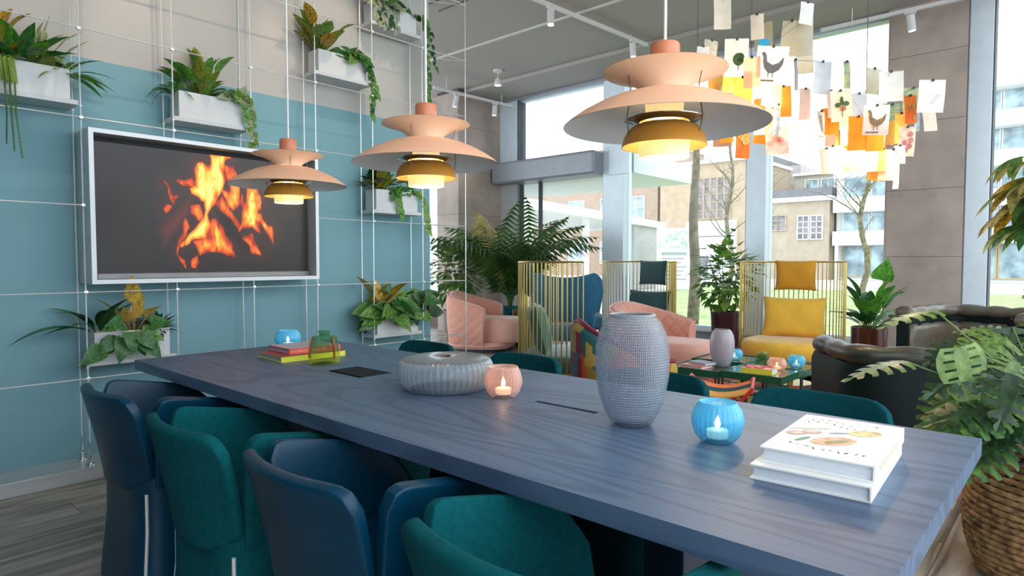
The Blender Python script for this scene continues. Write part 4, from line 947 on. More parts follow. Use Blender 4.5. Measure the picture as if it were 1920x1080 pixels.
# patchwork tub chair
M_patch = patchwork('patchwork_weave', [(134, 24, 60), (196, 84, 34), (40, 92, 96), (150, 120, 50), (108, 30, 46), (180, 150, 70)], 7.0); M_burg = mat('burgundy_piping', (128, 18, 58), .6)
t = thing('patchwork_armchair', 'red and orange patchwork armchair with burgundy edging behind the tall vase', 'armchair', (3.60, 2.26, 0), heading(.6, -.5))
P = upath(.30, .22, 20, 5, 2.6)
def pp(u):
    k = max(0, 1-abs(u-.5)/.45); k = k*k*(3-2*k); h = .55+.23*k
    return [(-.02,.22),(.03,.25),(.05,h*.6),(.05,h-.03),(.02,h),(-.03,h),(-.05,h-.04),(-.05,.24)]
mb = MB(); sweep(mb, P, pp); mb.build('shell', M_patch, t, smooth=True, ang=60)
MB().tube([(x+nx*.01, y+ny*.01, pp(i/(len(P)-1))[4][1]+.005) for i, (x, y, nx, ny) in enumerate(P)], .016, 8).build('piping', M_burg, t, smooth=True)
mb = MB(); loft(mb, [superell(a, a, 3, 32, z) for z, a in ((.22,.26),(.25,.285),(.38,.285),(.41,.25))]); mb.build('seat_cushion', M_dgreen, t, smooth=True, ang=60)
for sx in (-1, 1):
    for sy in (-1, 1): MB().tube([(sx*.2, sy*.2, .24), (sx*.25, sy*.25, 0)], [.016, .011], 8).build('leg', M_burg, t, smooth=True)
# stool with red legs
M_redm = mat('red_metal', (206, 44, 44), .4); t = thing('folding_stool', 'low stool with red metal legs and orange, teal and ochre canvas seat', 'stool', (3.95, 1.76, 0.012), .35)
for i, (c, x0, x1) in enumerate((((226, 124, 66), .07, .20), ((20, 66, 76), -.06, .07), ((214, 160, 80), -.20, -.06))):
    MB().grid(lambda u, v, x0=x0, x1=x1: (x0+(x1-x0)*u, -.2+.4*v, .37-.05*math.sin(PI*v)+.008*math.sin(u*7)), 6, 11).build('seat_panel', mat('canvas_%d' % i, c, .8, var=.08), t, smooth=True, solid=.014, ang=180)
for sx in (-1, 1):
    for s in (-1, 1): MB().tube([(sx*.2, s*.2, .38), (sx*.21, -s*.12, 0.0)], .011, 8).build('leg', M_redm, t, smooth=True)
for s in (-1, 1): MB().tube([(-.2, s*.2, .38), (.2, s*.2, .38)], .011, 8).build('rail', M_redm, t, smooth=True)
# pouf by the wing chair
t = thing('pouf', 'small round pouf with teal top and white base by the pink armchair', 'pouf', (6.62, 5.35, 0))
MB().lathe([(.17,0),(.2,.02),(.22,.1),(.2,.17)], 36, capb=True).build('base', M_lwhite, t, smooth=True)
MB().lathe([(.2,.17),(.21,.2),(.19,.30),(.1,.34),(.001,.345)], 36).build('top', M_dgreen, t, smooth=True)
# chesterfield sofas
M_chest = mat('green_leather_warm_glint', (30, 50, 46), .40, var=.2, scale=6, bump=.12, bscale=40, coat=.08, rgb2=(70, 60, 46)); M_chestd = mat('black_green_leather', (8, 26, 26), .55, var=.15, scale=8, spec=.2)  # brown part of M_chest is a warm reflection put into the leather colour
M_tan = mat('olive_brown_leather', (120, 98, 76), .42, var=.25, scale=5, bump=.1, bscale=40, coat=.1, rgb2=(88, 92, 84))
def chesterfield(label, loc, rz, L, depth, h, mroll):
    t = thing('chesterfield_sofa', label, 'sofa', loc, rz, 'buttoned leather chesterfields')
    # U path: back along y, arms towards +x
    P = []; r = .16; xb = -depth/2+.12; yl = L/2-.12
    for k in range(9): P.append((depth/2-(depth-.12-r)*k/9, yl, 0, 1))
    for k in range(7): a = PI/2+PI/2*k/6; P.append((xb+r+r*math.cos(a), yl-r+r*math.sin(a), math.cos(a), math.sin(a)))
    nb = max(6, int((L-.24-2*r)/.06))
    for k in range(1, nb): P.append((xb, yl-r-(2*(yl-r))*k/nb, -1, 0))
    for k in range(7): a = PI+PI/2*k/6; P.append((xb+r+r*math.cos(a), -yl+r+r*math.sin(a), math.cos(a), math.sin(a)))
    for k in range(1, 10): P.append((xb+r+(depth/2-xb-r)*k/9, -yl, 0, -1))
    n = len(P); cum = [0]
    for i in range(1, n): cum.append(cum[-1]+math.hypot(P[i][0]-P[i-1][0], P[i][1]-P[i-1][1]))
    def body(u): return [(-.06,.08),(.05,.08),(.055,h-.14),(.04,h-.10),(-.05,h-.10),(-.06,.3)]
    mb = MB(); sweep(mb, P, body); mb.build('frame', M_chestd, t, smooth=True, ang=60)
    rings = []
    for i, (x, y, nx, ny) in enumerate(P):
        q = abs(math.sin(cum[i]*PI/.20)); rr = .056*(1-.30*(1-q)**2)
        rings.append([(x+nx*(.005+1.15*rr*math.cos(2*PI*k/18)), y+ny*(.005+1.15*rr*math.cos(2*PI*k/18)), h-.055+rr*math.sin(2*PI*k/18)) for k in range(18)])
    mb = MB(); loft(mb, rings); mb.build('tufted_roll', mroll, t, smooth=True, ang=180)
    def tuft(u):
        i = u*(n-1); q = abs(math.sin(cum[int(i)]*PI/.20)); b2 = .03*(1-(1-q)**3)
        return [(-.04,h-.13),(-.06-b2,h-.2),(-.07,h-.28),(-.06-b2,h-.36),(-.06,.30),(-.03,.30)]
    mb = MB(); sweep(mb, P, tuft); mb.build('buttoned_lining', mroll, t, smooth=True, ang=180)
    ns = 2 if L > 1.2 else 1; sw = (L-.36)/ns
    for k in range(ns):
        y0 = -(L-.36)/2+sw*k+.005; o = MB(); loft(o, [[(x+.06, y+y0+sw/2, z) for x, y, z in superell(a*(depth/2-.12), a*(sw/2-.004), 6, 32, z)] for z, a in ((.26,.95),(.29,1),(.38,1),(.42,.93))]); o.build('seat_cushion', mroll, t, smooth=True, ang=60)
    MB().box(-depth/2+.14, depth/2-.02, -L/2+.12, L/2-.12, .08, .27).build('seat_base', M_chestd, t, bevel=.02)
    for sx in (-1, 1):
        for sy in (-1, 1): MB().lathe([(.02,0),(.03,.03),(.022,.08)], 14, (sx*(depth/2-.1), sy*(L/2-.14)), capb=True).build('foot', mat('dark_wood_foot', (60, 36, 24), .4), t, smooth=True)
e_ = Vector((.574, -.819)); n_ = Vector((.819, .574))
bc = Vector((3.45, .90))+e_*.80+n_*.33
chesterfield('dark green leather chesterfield sofa seen from behind, right of the coffee table', (bc.x, bc.y, 0), heading(n_.x, n_.y), 1.6, .66, .74, M_chest)
chesterfield('olive brown leather chesterfield armchair in front of the concrete pillar', (6.35, .62, 0), heading(-.95, .3), 1.05, .85, .80, M_tan)
# rug
tag(MB().box(-1.3, 1.3, -1.45, 1.45, 0.001, .012).build('rug', patchwork('rug_weave', [(186, 66, 78), (222, 176, 130), (210, 120, 96), (120, 52, 70), (232, 206, 170), (30, 84, 78), (200, 90, 60), (206, 170, 96)], 5.0)), 'patterned rug in reds and creams under the coffee tables', 'rug').location = (4.88, 1.90, 0)
# coffee tables
M_cgreen = mat('green_lacquer', (22, 84, 60), .22, var=.05, coat=.3); M_ctop = mat('mirror_green_top', (116, 128, 116), .10, metal=.55, var=.05); M_cleg = mat('dark_green_leg', (28, 50, 42), .4)
def coffee(label, x, y, z, w=.45):
    t = thing('tray_table', label, 'coffee table', (x, y, 0.012), 0, 'low green tray tables pushed together'); a = w/2-.002
    mb = MB(); mb.box(-a, a, -a, -a+.012, z-.052, z); mb.box(-a, a, a-.012, a, z-.052, z); mb.box(-a, -a+.012, -a+.012, a-.012, z-.052, z); mb.box(a-.012, a, -a+.012, a-.012, z-.052, z)
    mb.build('tray_edge', M_cgreen, t)
    MB().box(-a+.012, a-.012, -a+.012, a-.012, z-.03, z-.006).build('top', M_ctop, t)
    for sx in (-1, 1):
        for sy in (-1, 1): MB().tube([(sx*(a-.012), sy*(a-.012), z-.05), (sx*(a-.012), sy*(a-.012), 0)], .008, 6).build('leg', M_cleg, t)
    mb = MB(); mb.tube([(-a+.012, -a+.012, .02), (a-.012, a-.012, .02)], .006, 6); mb.tube([(-a+.012, a-.012, .02), (a-.012, -a+.012, .02)], .006, 6); mb.build('cross_brace', M_cleg, t)
    return .012+z
za = coffee('green tray table holding the yellow book, nearest corner of the four', 4.757, 1.795, .348)
zb = coffee('green tray table holding the coral books, left of the four', 4.757, 2.247, .335)
zc_ = coffee('green tray table at the right, partly behind the leather sofa', 5.209, 1.795, .335)
zd = coffee('green tray table at the back of the four', 5.209, 2.247, .348)
M_frost = glassy('frosted_lilac_glass', (186, 182, 196), .7, .3, (206, 204, 214))
t = thing('glass_vase', 'frosted lilac glass vase on the green tray tables', 'vase', (4.84, 2.12, zb-.005))
MB().lathe([(r*.96, z*1.02) for r, z in vp], 64, rib=lambda a, u: .008*math.cos(a*24), capb=True).build('outer_wall', M_frost, t, smooth=True, ang=180)
t.location = (4.81, 2.13, zb-.005)
votive('glass_votive', 'small blue votive beside the frosted lilac vase', (5.12, 2.16, zd-.005), M_bluegl, .066, .092, .05, True, 'votives on the tray tables')
votive('glass_votive', 'small pink votive beside the green glass jar', (4.85, 1.72, za-.005), M_pinkgl, .068, .092, .052, True, 'votives on the tray tables')
votive('glass_votive', 'small blue votive next to the leather sofa arm', (5.16, 1.68, zc_-.005), M_bluegl, .066, .095, .05, True, 'votives on the tray tables')
t = thing('glass_jar', 'green glass jar with a lid on the tray tables', 'jar', (4.93, 1.86, za-.005))
MB().lathe([(.045,0),(.05,.006),(.048,.09),(.044,.105),(.03,.11)], 32, capb=True).build('body', M_green, t, smooth=True)
MB().lathe([(.044,.106),(.03,.116),(.012,.12),(.012,.13),(.001,.132)], 24).build('lid', M_ygl, t, smooth=True)
book('yellow book with a red cover picture on the tray table', (4.67, 1.78, za-.005), heading(.1, -1)+PI/2*0, .22, .17, .04, M_yel, M_page)
t = [o for o in COL.objects if o.get('label', '').startswith('yellow book with')][0]
MB().box(-.108, .108, -.083, .083, .0402, .0408).build('cover_face', patchwork('red_cover_print', [(214, 90, 100), (232, 150, 150), (180, 60, 80), (240, 190, 170)], 26), t)
book('coral book lying under the grey book on the tray table', (4.66, 2.27, zb-.005), 1.45, .20, .16, .022, mat('salmon_cover', (232, 128, 110), .5), M_page, 'two books on the left tray table')
book('pale grey book on top of the coral book', (4.70, 2.24, zb+.0175), 1.3, .17, .13, .02, mat('grey_cover', (150, 150, 164), .5), M_page, 'two books on the left tray table')
PAP1 = [(3.356,1.51,2.509,0.081,0.144,'cream'),(3.226,1.557,2.275,0.057,0.062,'white'),(3.334,1.566,2.303,0.073,0.122,'map'),(3.283,1.398,2.233,0.106,0.167,'tree'),(3.591,1.376,2.416,0.083,0.136,'kraft'),(3.44,1.353,2.422,0.057,0.114,'cream'),(3.308,1.225,2.165,0.135,0.162,'hen'),(3.74,1.284,2.421,0.084,0.173,'map'),(3.653,1.181,2.381,0.075,0.173,'map'),(3.604,1.154,2.488,0.071,0.099,'white'),(3.83,1.23,2.298,0.076,0.106,'map'),(3.665,1.223,2.193,0.018,0.146,'grey'),(3.785,1.211,2.053,0.066,0.15,'pink'),(3.564,1.317,2.089,0.116,0.131,'peach'),(3.715,1.304,2.071,0.075,0.15,'orange'),(3.229,1.341,2.028,0.082,0.15,'yellow'),(3.515,1.522,2.189,0.09,0.12,'yellow'),(3.637,1.596,2.142,0.078,0.093,'map'),(3.61,1.303,1.95,0.029,0.147,'blue'),(3.649,1.315,1.846,0.107,0.137,'rose'),(3.505,1.449,1.822,0.089,0.136,'flower'),(3.31,1.458,1.831,0.063,0.045,'orange'),(3.702,1.41,1.95,0.11,0.092,'cream'),(3.793,1.127,2.187,0.082,0.162,'pale'),(3.814,1.006,2.182,0.035,0.13,'teal'),(3.208,1.285,2.12,0.069,0.134,'peach'),(3.799,1.471,2.067,0.082,0.113,'orange')]+[(3.559,1.474,2.086,0.102,0.102,'white'),(3.605,1.492,2.014,0.107,0.137,'yellow'),(3.613,1.525,1.985,0.098,0.112,'peach'),(3.644,1.663,2.223,0.113,0.11,'yellow'),(3.527,1.487,1.95,0.078,0.134,'yellow'),(3.79,1.446,1.932,0.109,0.126,'orange'),(3.831,1.46,2.199,0.108,0.11,'cream'),(3.675,1.388,2.177,0.097,0.144,'white'),(3.462,1.594,1.949,0.102,0.118,'yellow'),(3.564,1.592,1.908,0.092,0.131,'peach'),(3.673,1.537,2.108,0.072,0.134,'peach'),(3.641,1.34,1.956,0.077,0.134,'peach')]
PAP2 = [(3.843,0.88,2.13,0.091,0.119,'map'),(3.777,0.788,2.075,0.099,0.137,'white'),(4.085,0.745,2.054,0.087,0.117,'teal'),(3.916,0.632,2.023,0.115,0.143,'sketch'),(4.156,0.675,1.946,0.07,0.105,'cream'),(3.527,0.956,1.957,0.091,0.135,'sprig'),(3.768,1.067,2.027,0.044,0.131,'pink'),(3.754,0.932,1.994,0.07,0.113,'pale'),(3.758,1.117,1.92,0.044,0.135,'parrot'),(3.928,1.082,1.894,0.108,0.157,'kiwi'),(3.463,0.862,1.797,0.083,0.143,'orange'),(3.538,0.803,1.761,0.089,0.084,'orange'),(3.453,0.78,1.848,0.102,0.122,'hen'),(4.241,0.883,2.0,0.08,0.142,'teal'),(3.717,0.943,1.72,0.096,0.084,'peach'),(3.917,0.906,1.731,0.105,0.117,'cream'),(3.722,0.807,1.692,0.055,0.096,'yellow'),(3.591,0.732,1.656,0.052,0.115,'white'),(3.884,0.732,1.8,0.073,0.134,'rose'),(3.935,0.726,1.974,0.056,0.129,'flower'),(4.019,0.711,1.929,0.034,0.103,'blue'),(3.995,0.78,1.893,0.052,0.144,'yellow'),(3.778,0.756,1.584,0.038,0.066,'white'),(3.713,1.067,1.713,0.069,0.121,'pink'),(3.613,0.707,1.695,0.047,0.078,'sketch')]+[(4.056,0.917,1.717,0.068,0.144,'cream'),(4.119,0.871,1.899,0.068,0.12,'yellow'),(4.037,0.983,1.784,0.103,0.108,'white'),(3.87,0.992,1.888,0.103,0.134,'cream'),(4.033,0.898,1.857,0.074,0.122,'orange'),(3.994,0.885,1.858,0.086,0.103,'cream'),(4.041,0.902,1.689,0.095,0.113,'yellow'),(3.769,1.055,1.73,0.095,0.122,'white'),(3.858,0.985,1.726,0.099,0.111,'yellow'),(4.011,0.847,1.68,0.071,0.106,'peach'),(3.794,1.083,1.941,0.08,0.128,'orange'),(3.87,1.016,1.796,0.104,0.135,'orange')]
# ------------------------------------------------------------------ floor plants
def pot(t, r0, r1, h, m, n=28, facet=False):
    MB().lathe([(r0,0),(r1,h-.01),(r1,h),(r1-.015,h),(r1-.02,h-.06)], 10 if facet else n, capb=True).build('pot', m, t, smooth=not facet)
    MB().lathe([(r1-.018,h-.06),(.001,h-.05)], n).build('soil', M_soil, t)
t = plant('kentia_palm', 'tall kentia palm by the entrance door', (6.82, 6.22, 0)); pot(t, .15, .17, .52, mat('petrol_pot', (22, 92, 98), .3, metal=.3))
for i in range(22):
    a = i*2.4+R(-.2, .2); l = R(.2, .75); L = R(1.1, 1.75); pts = []
    st = MB()
    for k in range(9):
        u = k/8; q = l*(.35+1.05*u*u)
        pts.append((math.cos(a)*L*u*math.sin(q), math.sin(a)*L*u*math.sin(q), .46+L*u*math.cos(q*.95)))
    frond_mb(pts, 22, .05, .55, 1, .55, .8).build('frond', G['palmy' if i % 5 == 1 else 'palm'], t)
t = thing('side_pot', 'bronze metal planter beside the kentia palm', 'planter', (6.62, 5.80, 0)); pot(t, .13, .15, .50, mat('bronze_pot', (112, 96, 52), .3, metal=.4))
def bush(t, kind, gs, n, rx, rz, zc, size, stems=7, z0=.4, smat=None):
    sm_ = MB()
    for k in range(stems):
        a = k*2.4; sm_.tube([(0, 0, z0), (math.cos(a)*rx*.3, math.sin(a)*rx*.3, zc-rz*.2), (math.cos(a)*rx*.6, math.sin(a)*rx*.6, zc+rz*.6)], [.008, .006, .003], 5)
    sm_.build('branch', smat or M_stemb, t)
    for i in range(n):
        a = R(0, 2*PI); c = R(-1, 1); q = R(.1, 1)**.5; s = math.sqrt(1-c*c)
        p_ = Vector((math.cos(a)*s*rx*q, math.sin(a)*s*rx*q, zc+c*rz*q)); d = Vector((math.cos(a)*s, math.sin(a)*s, c*.6+R(-.4, .3)))
        put_leaf(t, kind, random.choice(gs), p_, d, size*R(.7, 1.2))
t = plant('laurel_shrub', 'dense green shrub against the corner wall', (6.42, 6.95, 0)); pot(t, .16, .2, .45, mat('taupe_pot', (120, 110, 100), .5)); bush(t, 'ovate', ['shrub', 'shrub', 'deep', 'pothos'], 299, .36, .48, 1.0, .19)
t = plant('ficus', 'leafy ficus in a tall dark maroon pot by the window', (7.50, 3.28, 0)); pot(t, .15, .18, .56, mat('maroon_pot', (66, 28, 30), .25, coat=.3)); bush(t, 'round', ['pothos', 'fresh', 'lime', 'shrub'], 290, .40, .42, 1.0, .115, z0=.5)
for k in range(6): put_leaf(t, 'ovate', 'fresh', (R(-.06, .06), R(-.1, .0), 1.4+.025*k), (math.cos(k*1.9), math.sin(k*1.9), .6), .13)
t = plant('peace_lily', 'broad leaf peace lily in a glossy brown pot by the pillar', (7.27, 1.66, 0)); pot(t, .155, .17, .50, mat('brown_pot', (92, 44, 34), .22, coat=.4))
rosette(t, 'broad', ['fresh', 'deep', 'deep', 'fresh'], 34, .26, (.15, 1.15), stem=1.0, z=.46, stemr=.004)
put_leaf(t, 'round', 'fresh', (.0, -.1, .98), (-.2, -.3, 1), .24, (-1, -.3, .3))

# basket plant beside the table corner
bk = thing('woven_basket', 'round woven seagrass basket beside the table corner', 'basket', (3.05, .05, 0))
M_rope = mat('seagrass_rope', (116, 84, 54), .85, var=.4, scale=28, rgb2=(166, 130, 88), bump=.8, bscale=70)
def bprof(z): return .215+.085*math.sin(PI*min(1, (z+.03)/.50))**.8-.02*(z/.44)
nco = 20
for k in range(nco):
    z = .012+k*.0222; r = bprof(z)
    n = 84; rings = []
    for i in range(n):
        a = 2*PI*i/n; tw = .0022*math.sin(a*46+k*1.3)
        rings.append([((r+(.0125+tw)*math.cos(b))*math.cos(a), (r+(.0125+tw)*math.cos(b))*math.sin(a), z+(.0118+tw)*math.sin(b)) for b in [2*PI*j/7 for j in range(7)]])
    mb = MB(); vs_ = [p for q in rings for p in q]; fs_ = [(i*7+j, i*7+(j+1) % 7, ((i+1) % n)*7+(j+1) % 7, ((i+1) % n)*7+j) for i in range(n) for j in range(7)]
    mb.add(vs_, fs_); mb.build('coil', M_rope, bk, smooth=True, ang=180)
MB().lathe([(.19,.004),(.001,.004)], 32).build('bottom', M_rope, bk)
MB().tube([(bprof(.44)*math.cos(a), bprof(.44)*math.sin(a), .44+.05*max(0, math.sin(3*(a-2.6)) if 2.6 < a < 3.65 else 0)) for a in [2.4+.05*i for i in range(28)]], .009, 7).build('handle', M_rope, bk, smooth=True)
mo = plant('split_leaf_plant', 'big split leaf plant growing out of the woven basket', (3.05, .05, .30))
MB().lathe([(.19,.08),(.001,.10)], 32).build('soil', M_soil, mo)
MB().lathe([(.17,-.28),(.19,.09),(.185,.09)], 32, capb=True).build('inner_pot', M_glide, mo, smooth=True)
# direction towards the left of the view from the plant is (-.67,.74); towards the camera (-.74,-.67)
st_ = []
def stemleaf(tip, size, kind, g, lf=None, up=None, bend=.25):
    p0 = Vector((R(-.05, .05), R(-.05, .05), .09)); tip = Vector(tip); mid = p0.lerp(tip, .55)+Vector((0, 0, bend*(tip-p0).length*.5))
    MB().tube([p0, p0.lerp(mid, .5)+Vector((0, 0, .02)), mid, tip], [.006, .005, .004, .003], 6).build('stem', M_stem, mo, smooth=True)
    d = Vector(lf) if lf else Vector((tip.x, tip.y, -.15*tip.length))
    put_leaf(mo, kind, g, tip, d, size, Vector(up) if up else Vector((-.5, -.4, 1)))
lv = Vector((-.67, .74, 0)); cv = Vector((-.74, -.67, 0))
rs2 = random.Random(21)
for i in range(44):
    l = rs2.uniform(-.28, .56); c = rs2.uniform(-.25, .28); z = rs2.uniform(.24, .64) - .14*abs(l)
    if l < .1: z += rs2.uniform(-.1, .12)
    tip = lv*l*.72+cv*c+Vector((0, 0, z))
    d = lv*(l+rs2.uniform(-.15, .3))+cv*(c+rs2.uniform(.0, .35))+Vector((0, 0, rs2.uniform(-.35, .1)))
    stemleaf(tip, rs2.uniform(.14, .24), 'split', rs2.choice(['split', 'dark', 'deep', 'splitl', 'shrub', 'dark']), d, (-.4, -.4, 1))
stemleaf(lv*.48+cv*.12+Vector((0, 0, .58)), .24, 'holes', 'splitl', Vector((0, 0, -1))+lv*-.25, cv+lv*.2, .35)
stemleaf(lv*.62+cv*.05+Vector((0, 0, .52)), .22, 'split', 'split', lv+Vector((0, 0, -.1)), (0, 0, 1))
stemleaf(lv*.52+cv*.05+Vector((0, 0, .70)), .20, 'split', 'pothos', lv+Vector((0, 0, -.1)), (0, 0, 1))
for k in range(5): stemleaf(lv*rs2.uniform(-.34, -.08)+cv*rs2.uniform(.22, .38)+Vector((0, 0, rs2.uniform(-.0, .3))), .2, 'split', rs2.choice(['split', 'fresh', 'deep']), cv*.5+lv*rs2.uniform(-.4, .3)+Vector((0, 0, -.9)), cv+Vector((0, 0, .3)), .5)
for k in range(3): put_leaf(mo, 'heart', 'fresh', lv*(-.10-.05*k)+cv*.33+Vector((0, 0, .12-.09*k)), Vector((0, 0, -1))+lv*.3, .17, cv)
for k in range(9):
    l = rs2.uniform(.22, .5); stemleaf(lv*l+cv*rs2.uniform(.0, .22)+Vector((0, 0, rs2.uniform(.22, .42))), rs2.uniform(.17, .24), 'split', rs2.choice(['split', 'dark', 'shrub']), lv+cv*rs2.uniform(-.2, .5)+Vector((0, 0, rs2.uniform(-.35, 0))), (-.3, -.3, 1))
# taller plant behind it, mostly out of frame
tp = plant('tall_schefflera', 'tall plant with drooping leaf clusters at the right edge of the view', (3.73, -.09, 0)); pot(tp, .15, .18, .4, mat('charcoal_pot', (60, 60, 62), .5))
MB().tube([(0, 0, .35), (-.04, .05, .8), (-.11, .12, 1.25), (-.16, .18, 1.62)], [.016, .014, .011, .007], 8).build('trunk', M_stemb, tp, smooth=True)
for z, n, L, gs in ((1.58, 9, .20, ['palmy', 'shrub']), (1.50, 10, .24, ['palmy', 'croton', 'shrub']), (1.42, 10, .25, ['croton', 'palmy', 'palm']), (1.30, 8, .24, ['shrub', 'deep'])):
    for i in range(n):
        a = i*2*PI/n+R(-.3, .3); p0 = Vector((-.15, .17, z)); e = p0+Vector((math.cos(a)*.17, math.sin(a)*.17, R(-.02, .06)))
        MB().tube([p0, e], .003, 5).build('petiole', M_stem, tp)
        for q in range(5):
            b_ = a+(q-2)*.5; put_leaf(tp, 'lance', random.choice(gs), e, (math.cos(b_), math.sin(b_), -.35), L*R(.6, .9))
for i, (l, z, s, kd) in enumerate(((.22, 1.12, .22, 'split'), (.12, 1.22, .24, 'split'), (.20, 1.02, .2, 'broad'), (.25, .92, .22, 'split'), (.30, .80, .24, 'split'), (.1, .86, .26, 'split'), (.05, 1.0, .26, 'broad'))):
    tip = lv*(l+.12)+cv*.15+Vector((0, 0, z)); MB().tube([(0, 0, .5), (0, .02, z-.1), tip], .004, 5).build('petiole', M_stem, tp, smooth=True)
    put_leaf(tp, kd, ('split', 'deep', 'fresh')[i % 3], tip, lv+cv*.3+Vector((0, 0, -.25)), s, (-.4, -.4, 1))

# ------------------------------------------------------------------ paper chandeliers
KC = dict(cream=((238, 226, 206), None), white=((240, 240, 238), None), map=((224, 218, 200), (196, 190, 164)), tree=((236, 234, 226), None), kraft=((190, 176, 140), (160, 150, 120)), hen=((240, 238, 230), None),
          grey=((150, 154, 158), None), pink=((214, 190, 180), None), peach=((244, 214, 184), (236, 188, 150)), orange=((240, 156, 50), (236, 130, 30)), yellow=((244, 204, 110), (232, 160, 60)), blue=((132, 160, 180), (170, 190, 206)),
          rose=((226, 178, 168), (240, 214, 200)), flower=((226, 134, 50), (204, 96, 40)), pale=((214, 222, 230), None), teal=((128, 168, 156), (196, 200, 130)), sketch=((242, 242, 240), None), sprig=((216, 214, 198), None), parrot=((196, 202, 210), None), kiwi=((240, 230, 212), None))
def pmat(k):
    c, c2 = KC[k]; return mat('paper_'+k, c, .85, var=.06 if c2 is None else .12, scale=22, rgb2=c2, transl=.38)
M_print = mat('print_dark', (112, 104, 98), .7, var=.2, scale=60); M_printg = mat('print_tree_green', (66, 96, 44), .7, var=.3, scale=60); M_printo = mat('print_ochre', (196, 128, 66), .7, var=.2, scale=60); M_printb = mat('print_cyan', (40, 150, 190), .7, var=.2)
HEN = [(-.36,.30),(-.28,.34),(-.20,.26),(-.16,.08),(.02,.0),(.20,.06),(.36,.22),(.34,.02),(.22,-.14),(.06,-.22),(.06,-.34),(.03,-.34),(.02,-.22),(-.08,-.22),(-.08,-.34),(-.11,-.34),(-.12,-.20),(-.24,-.10),(-.30,.08),(-.30,.20)]
def chandelier(label, c, papers, rods):
    t = thing('paper_chandelier', label, 'chandelier', c, 0, 'chandeliers of clipped paper notes')
    C0 = Vector(c)
    for (x, y, z) in rods: MB().cyl((x-c[0], y-c[1], z-c[2]), (x-c[0], y-c[1], ZC-c[2]), .0022, 5).build('suspension_wire', M_aludk, t)
    MB().lathe([(.018,.16),(.022,.12),(.022,.06),(.014,.05)], 16, capb=True, capt=True).build('socket', M_chrome, t, smooth=True)
    MB().lathe([(.012,.05),(.03,.02),(.04,-.02),(.03,-.055),(.001,-.065)], 20).build('bulb', mat('chandelier_bulb', (255, 240, 214), .5, emit=(255, 226, 176), estr=14), t, smooth=True)
    ld = bpy.data.lights.new('bulb_light', 'POINT'); ld.energy = 13; ld.color = (1, .78, .5); ld.shadow_soft_size = .05
    lo = bpy.data.objects.new('bulb_light', ld); COL.objects.link(lo); lo.parent = t; lo.location = (0, 0, -.09)
    rr2 = random.Random(len(papers))
    for (x, y, z, w, h, k) in papers:
        w *= 1.15; h *= 1.15
        P_ = Vector((x, y, z))-C0; bend = rr2.uniform(-.18, .18)
        def fn(u, v): return ((u-.5)*w, bend*w*((u-.5)**2*4-.5)*.5+.10*h*(v-.5)**2*rr2.choice((1,)), (v-.5)*h)
        w_ = w; o = MB().grid(fn, 5, 4).build('paper', pmat(k), t, smooth=True, ang=180)
        yaw = D2R(42.2-90)+rr2.uniform(-.45, .45)
        if k in ('hen', 'sketch', 'tree', 'sprig'): yaw = D2R(42.2-90)+rr2.uniform(-.15, .15)
        o.matrix_local = Matrix.Translation(P_) @ Matrix.Rotation(yaw, 4, 'Z') @ Matrix.Rotation(rr2.uniform(-.09, .09), 4, 'Y') @ Matrix.Rotation(rr2.uniform(-.12, .12), 4, 'X')
        yo = -.0035-abs(bend)*w*.3
        def shape(pts, m, nm='print'): MB().add([(a*w, yo, b2*h) for a, b2 in pts], [tuple(range(len(pts)))]).build(nm, m, o)
        def ell(cx_, cz_, ra, rb, m, n=16): shape([(cx_+ra*math.cos(2*PI*q/n), cz_+rb*math.sin(2*PI*q/n)) for q in range(n)], m)
        if k == 'hen': shape(HEN, M_print if z > 1.95 else mat('print_hen_brown', (150, 110, 76), .7, var=.25, scale=60)); shape([(-.4,-.44),(.1,-.44),(.1,-.39),(-.4,-.39)], M_print)
        elif k == 'tree': ell(.08, -.05, .24, .17, M_printg); ell(.16, .0, .16, .12, M_printg); shape([(.06,-.34),(.1,-.34),(.1,-.2),(.06,-.2)], M_print)
        elif k == 'sprig': ell(.0, .15, .09, .14, M_printg); ell(.2, .05, .16, .08, M_printg); ell(-.18, .02, .15, .08, M_printg); ell(.05, -.1, .16, .09, M_printo); shape([(-.02,-.36),(.02,-.36),(.06,.1),(.03,.1)], M_printg)
        elif k == 'kraft': ell(.0, -.22, .34, .14, M_printb)
        elif k == 'kiwi': ell(.12, -.04, .2, .14, M_printg)
        elif k == 'parrot': shape([(-.3,.3),(-.1,.36),(.2,-.1),(.35,-.4),(.1,-.25),(-.15,0)], M_print); shape([(-.3,-.44),(.3,-.44),(.3,-.40),(-.3,-.40)], M_print)
        elif k == 'sketch':
            for q in range(5): shape([(-.1+.06*q,-.25+.07*q), (.1+.06*q,-.22+.06*q), (.1+.06*q,-.205+.06*q), (-.1+.06*q,-.235+.07*q)], mat('pencil_grey', (186, 186, 190), .8))
        elif k in ('flower', 'rose'):
            for q in range(5): ell(R(-.3, .3), R(-.35, .35), .16, .1, M_printo if k == 'flower' else mat('print_rose', (196, 120, 110), .7, var=.3, scale=60))
        topc = P_+Vector((0, 0, h*.46)); hub = Vector((0, 0, .10))
        MB().tube([hub, hub.lerp(topc, .5)+Vector((0, 0, .03)), topc], .0007, 4).build('wire', M_aludk, t)
        MB().box(-.005, .005, -.006, .004, h*.45, h*.5+.004).build('clip', M_black, o)
chandelier('chandelier of clipped paper notes, hens and maps, behind the nearest pendant lamp', (3.505, 1.41, 2.12), PAP1, [(3.315, 1.631, 2.3), (3.505, 1.41, 2.28)])
chandelier('chandelier of clipped paper notes with orange sheets in front of the concrete pillar', (3.805, .91, 1.82), PAP2, [(3.805, .91, 1.98)])

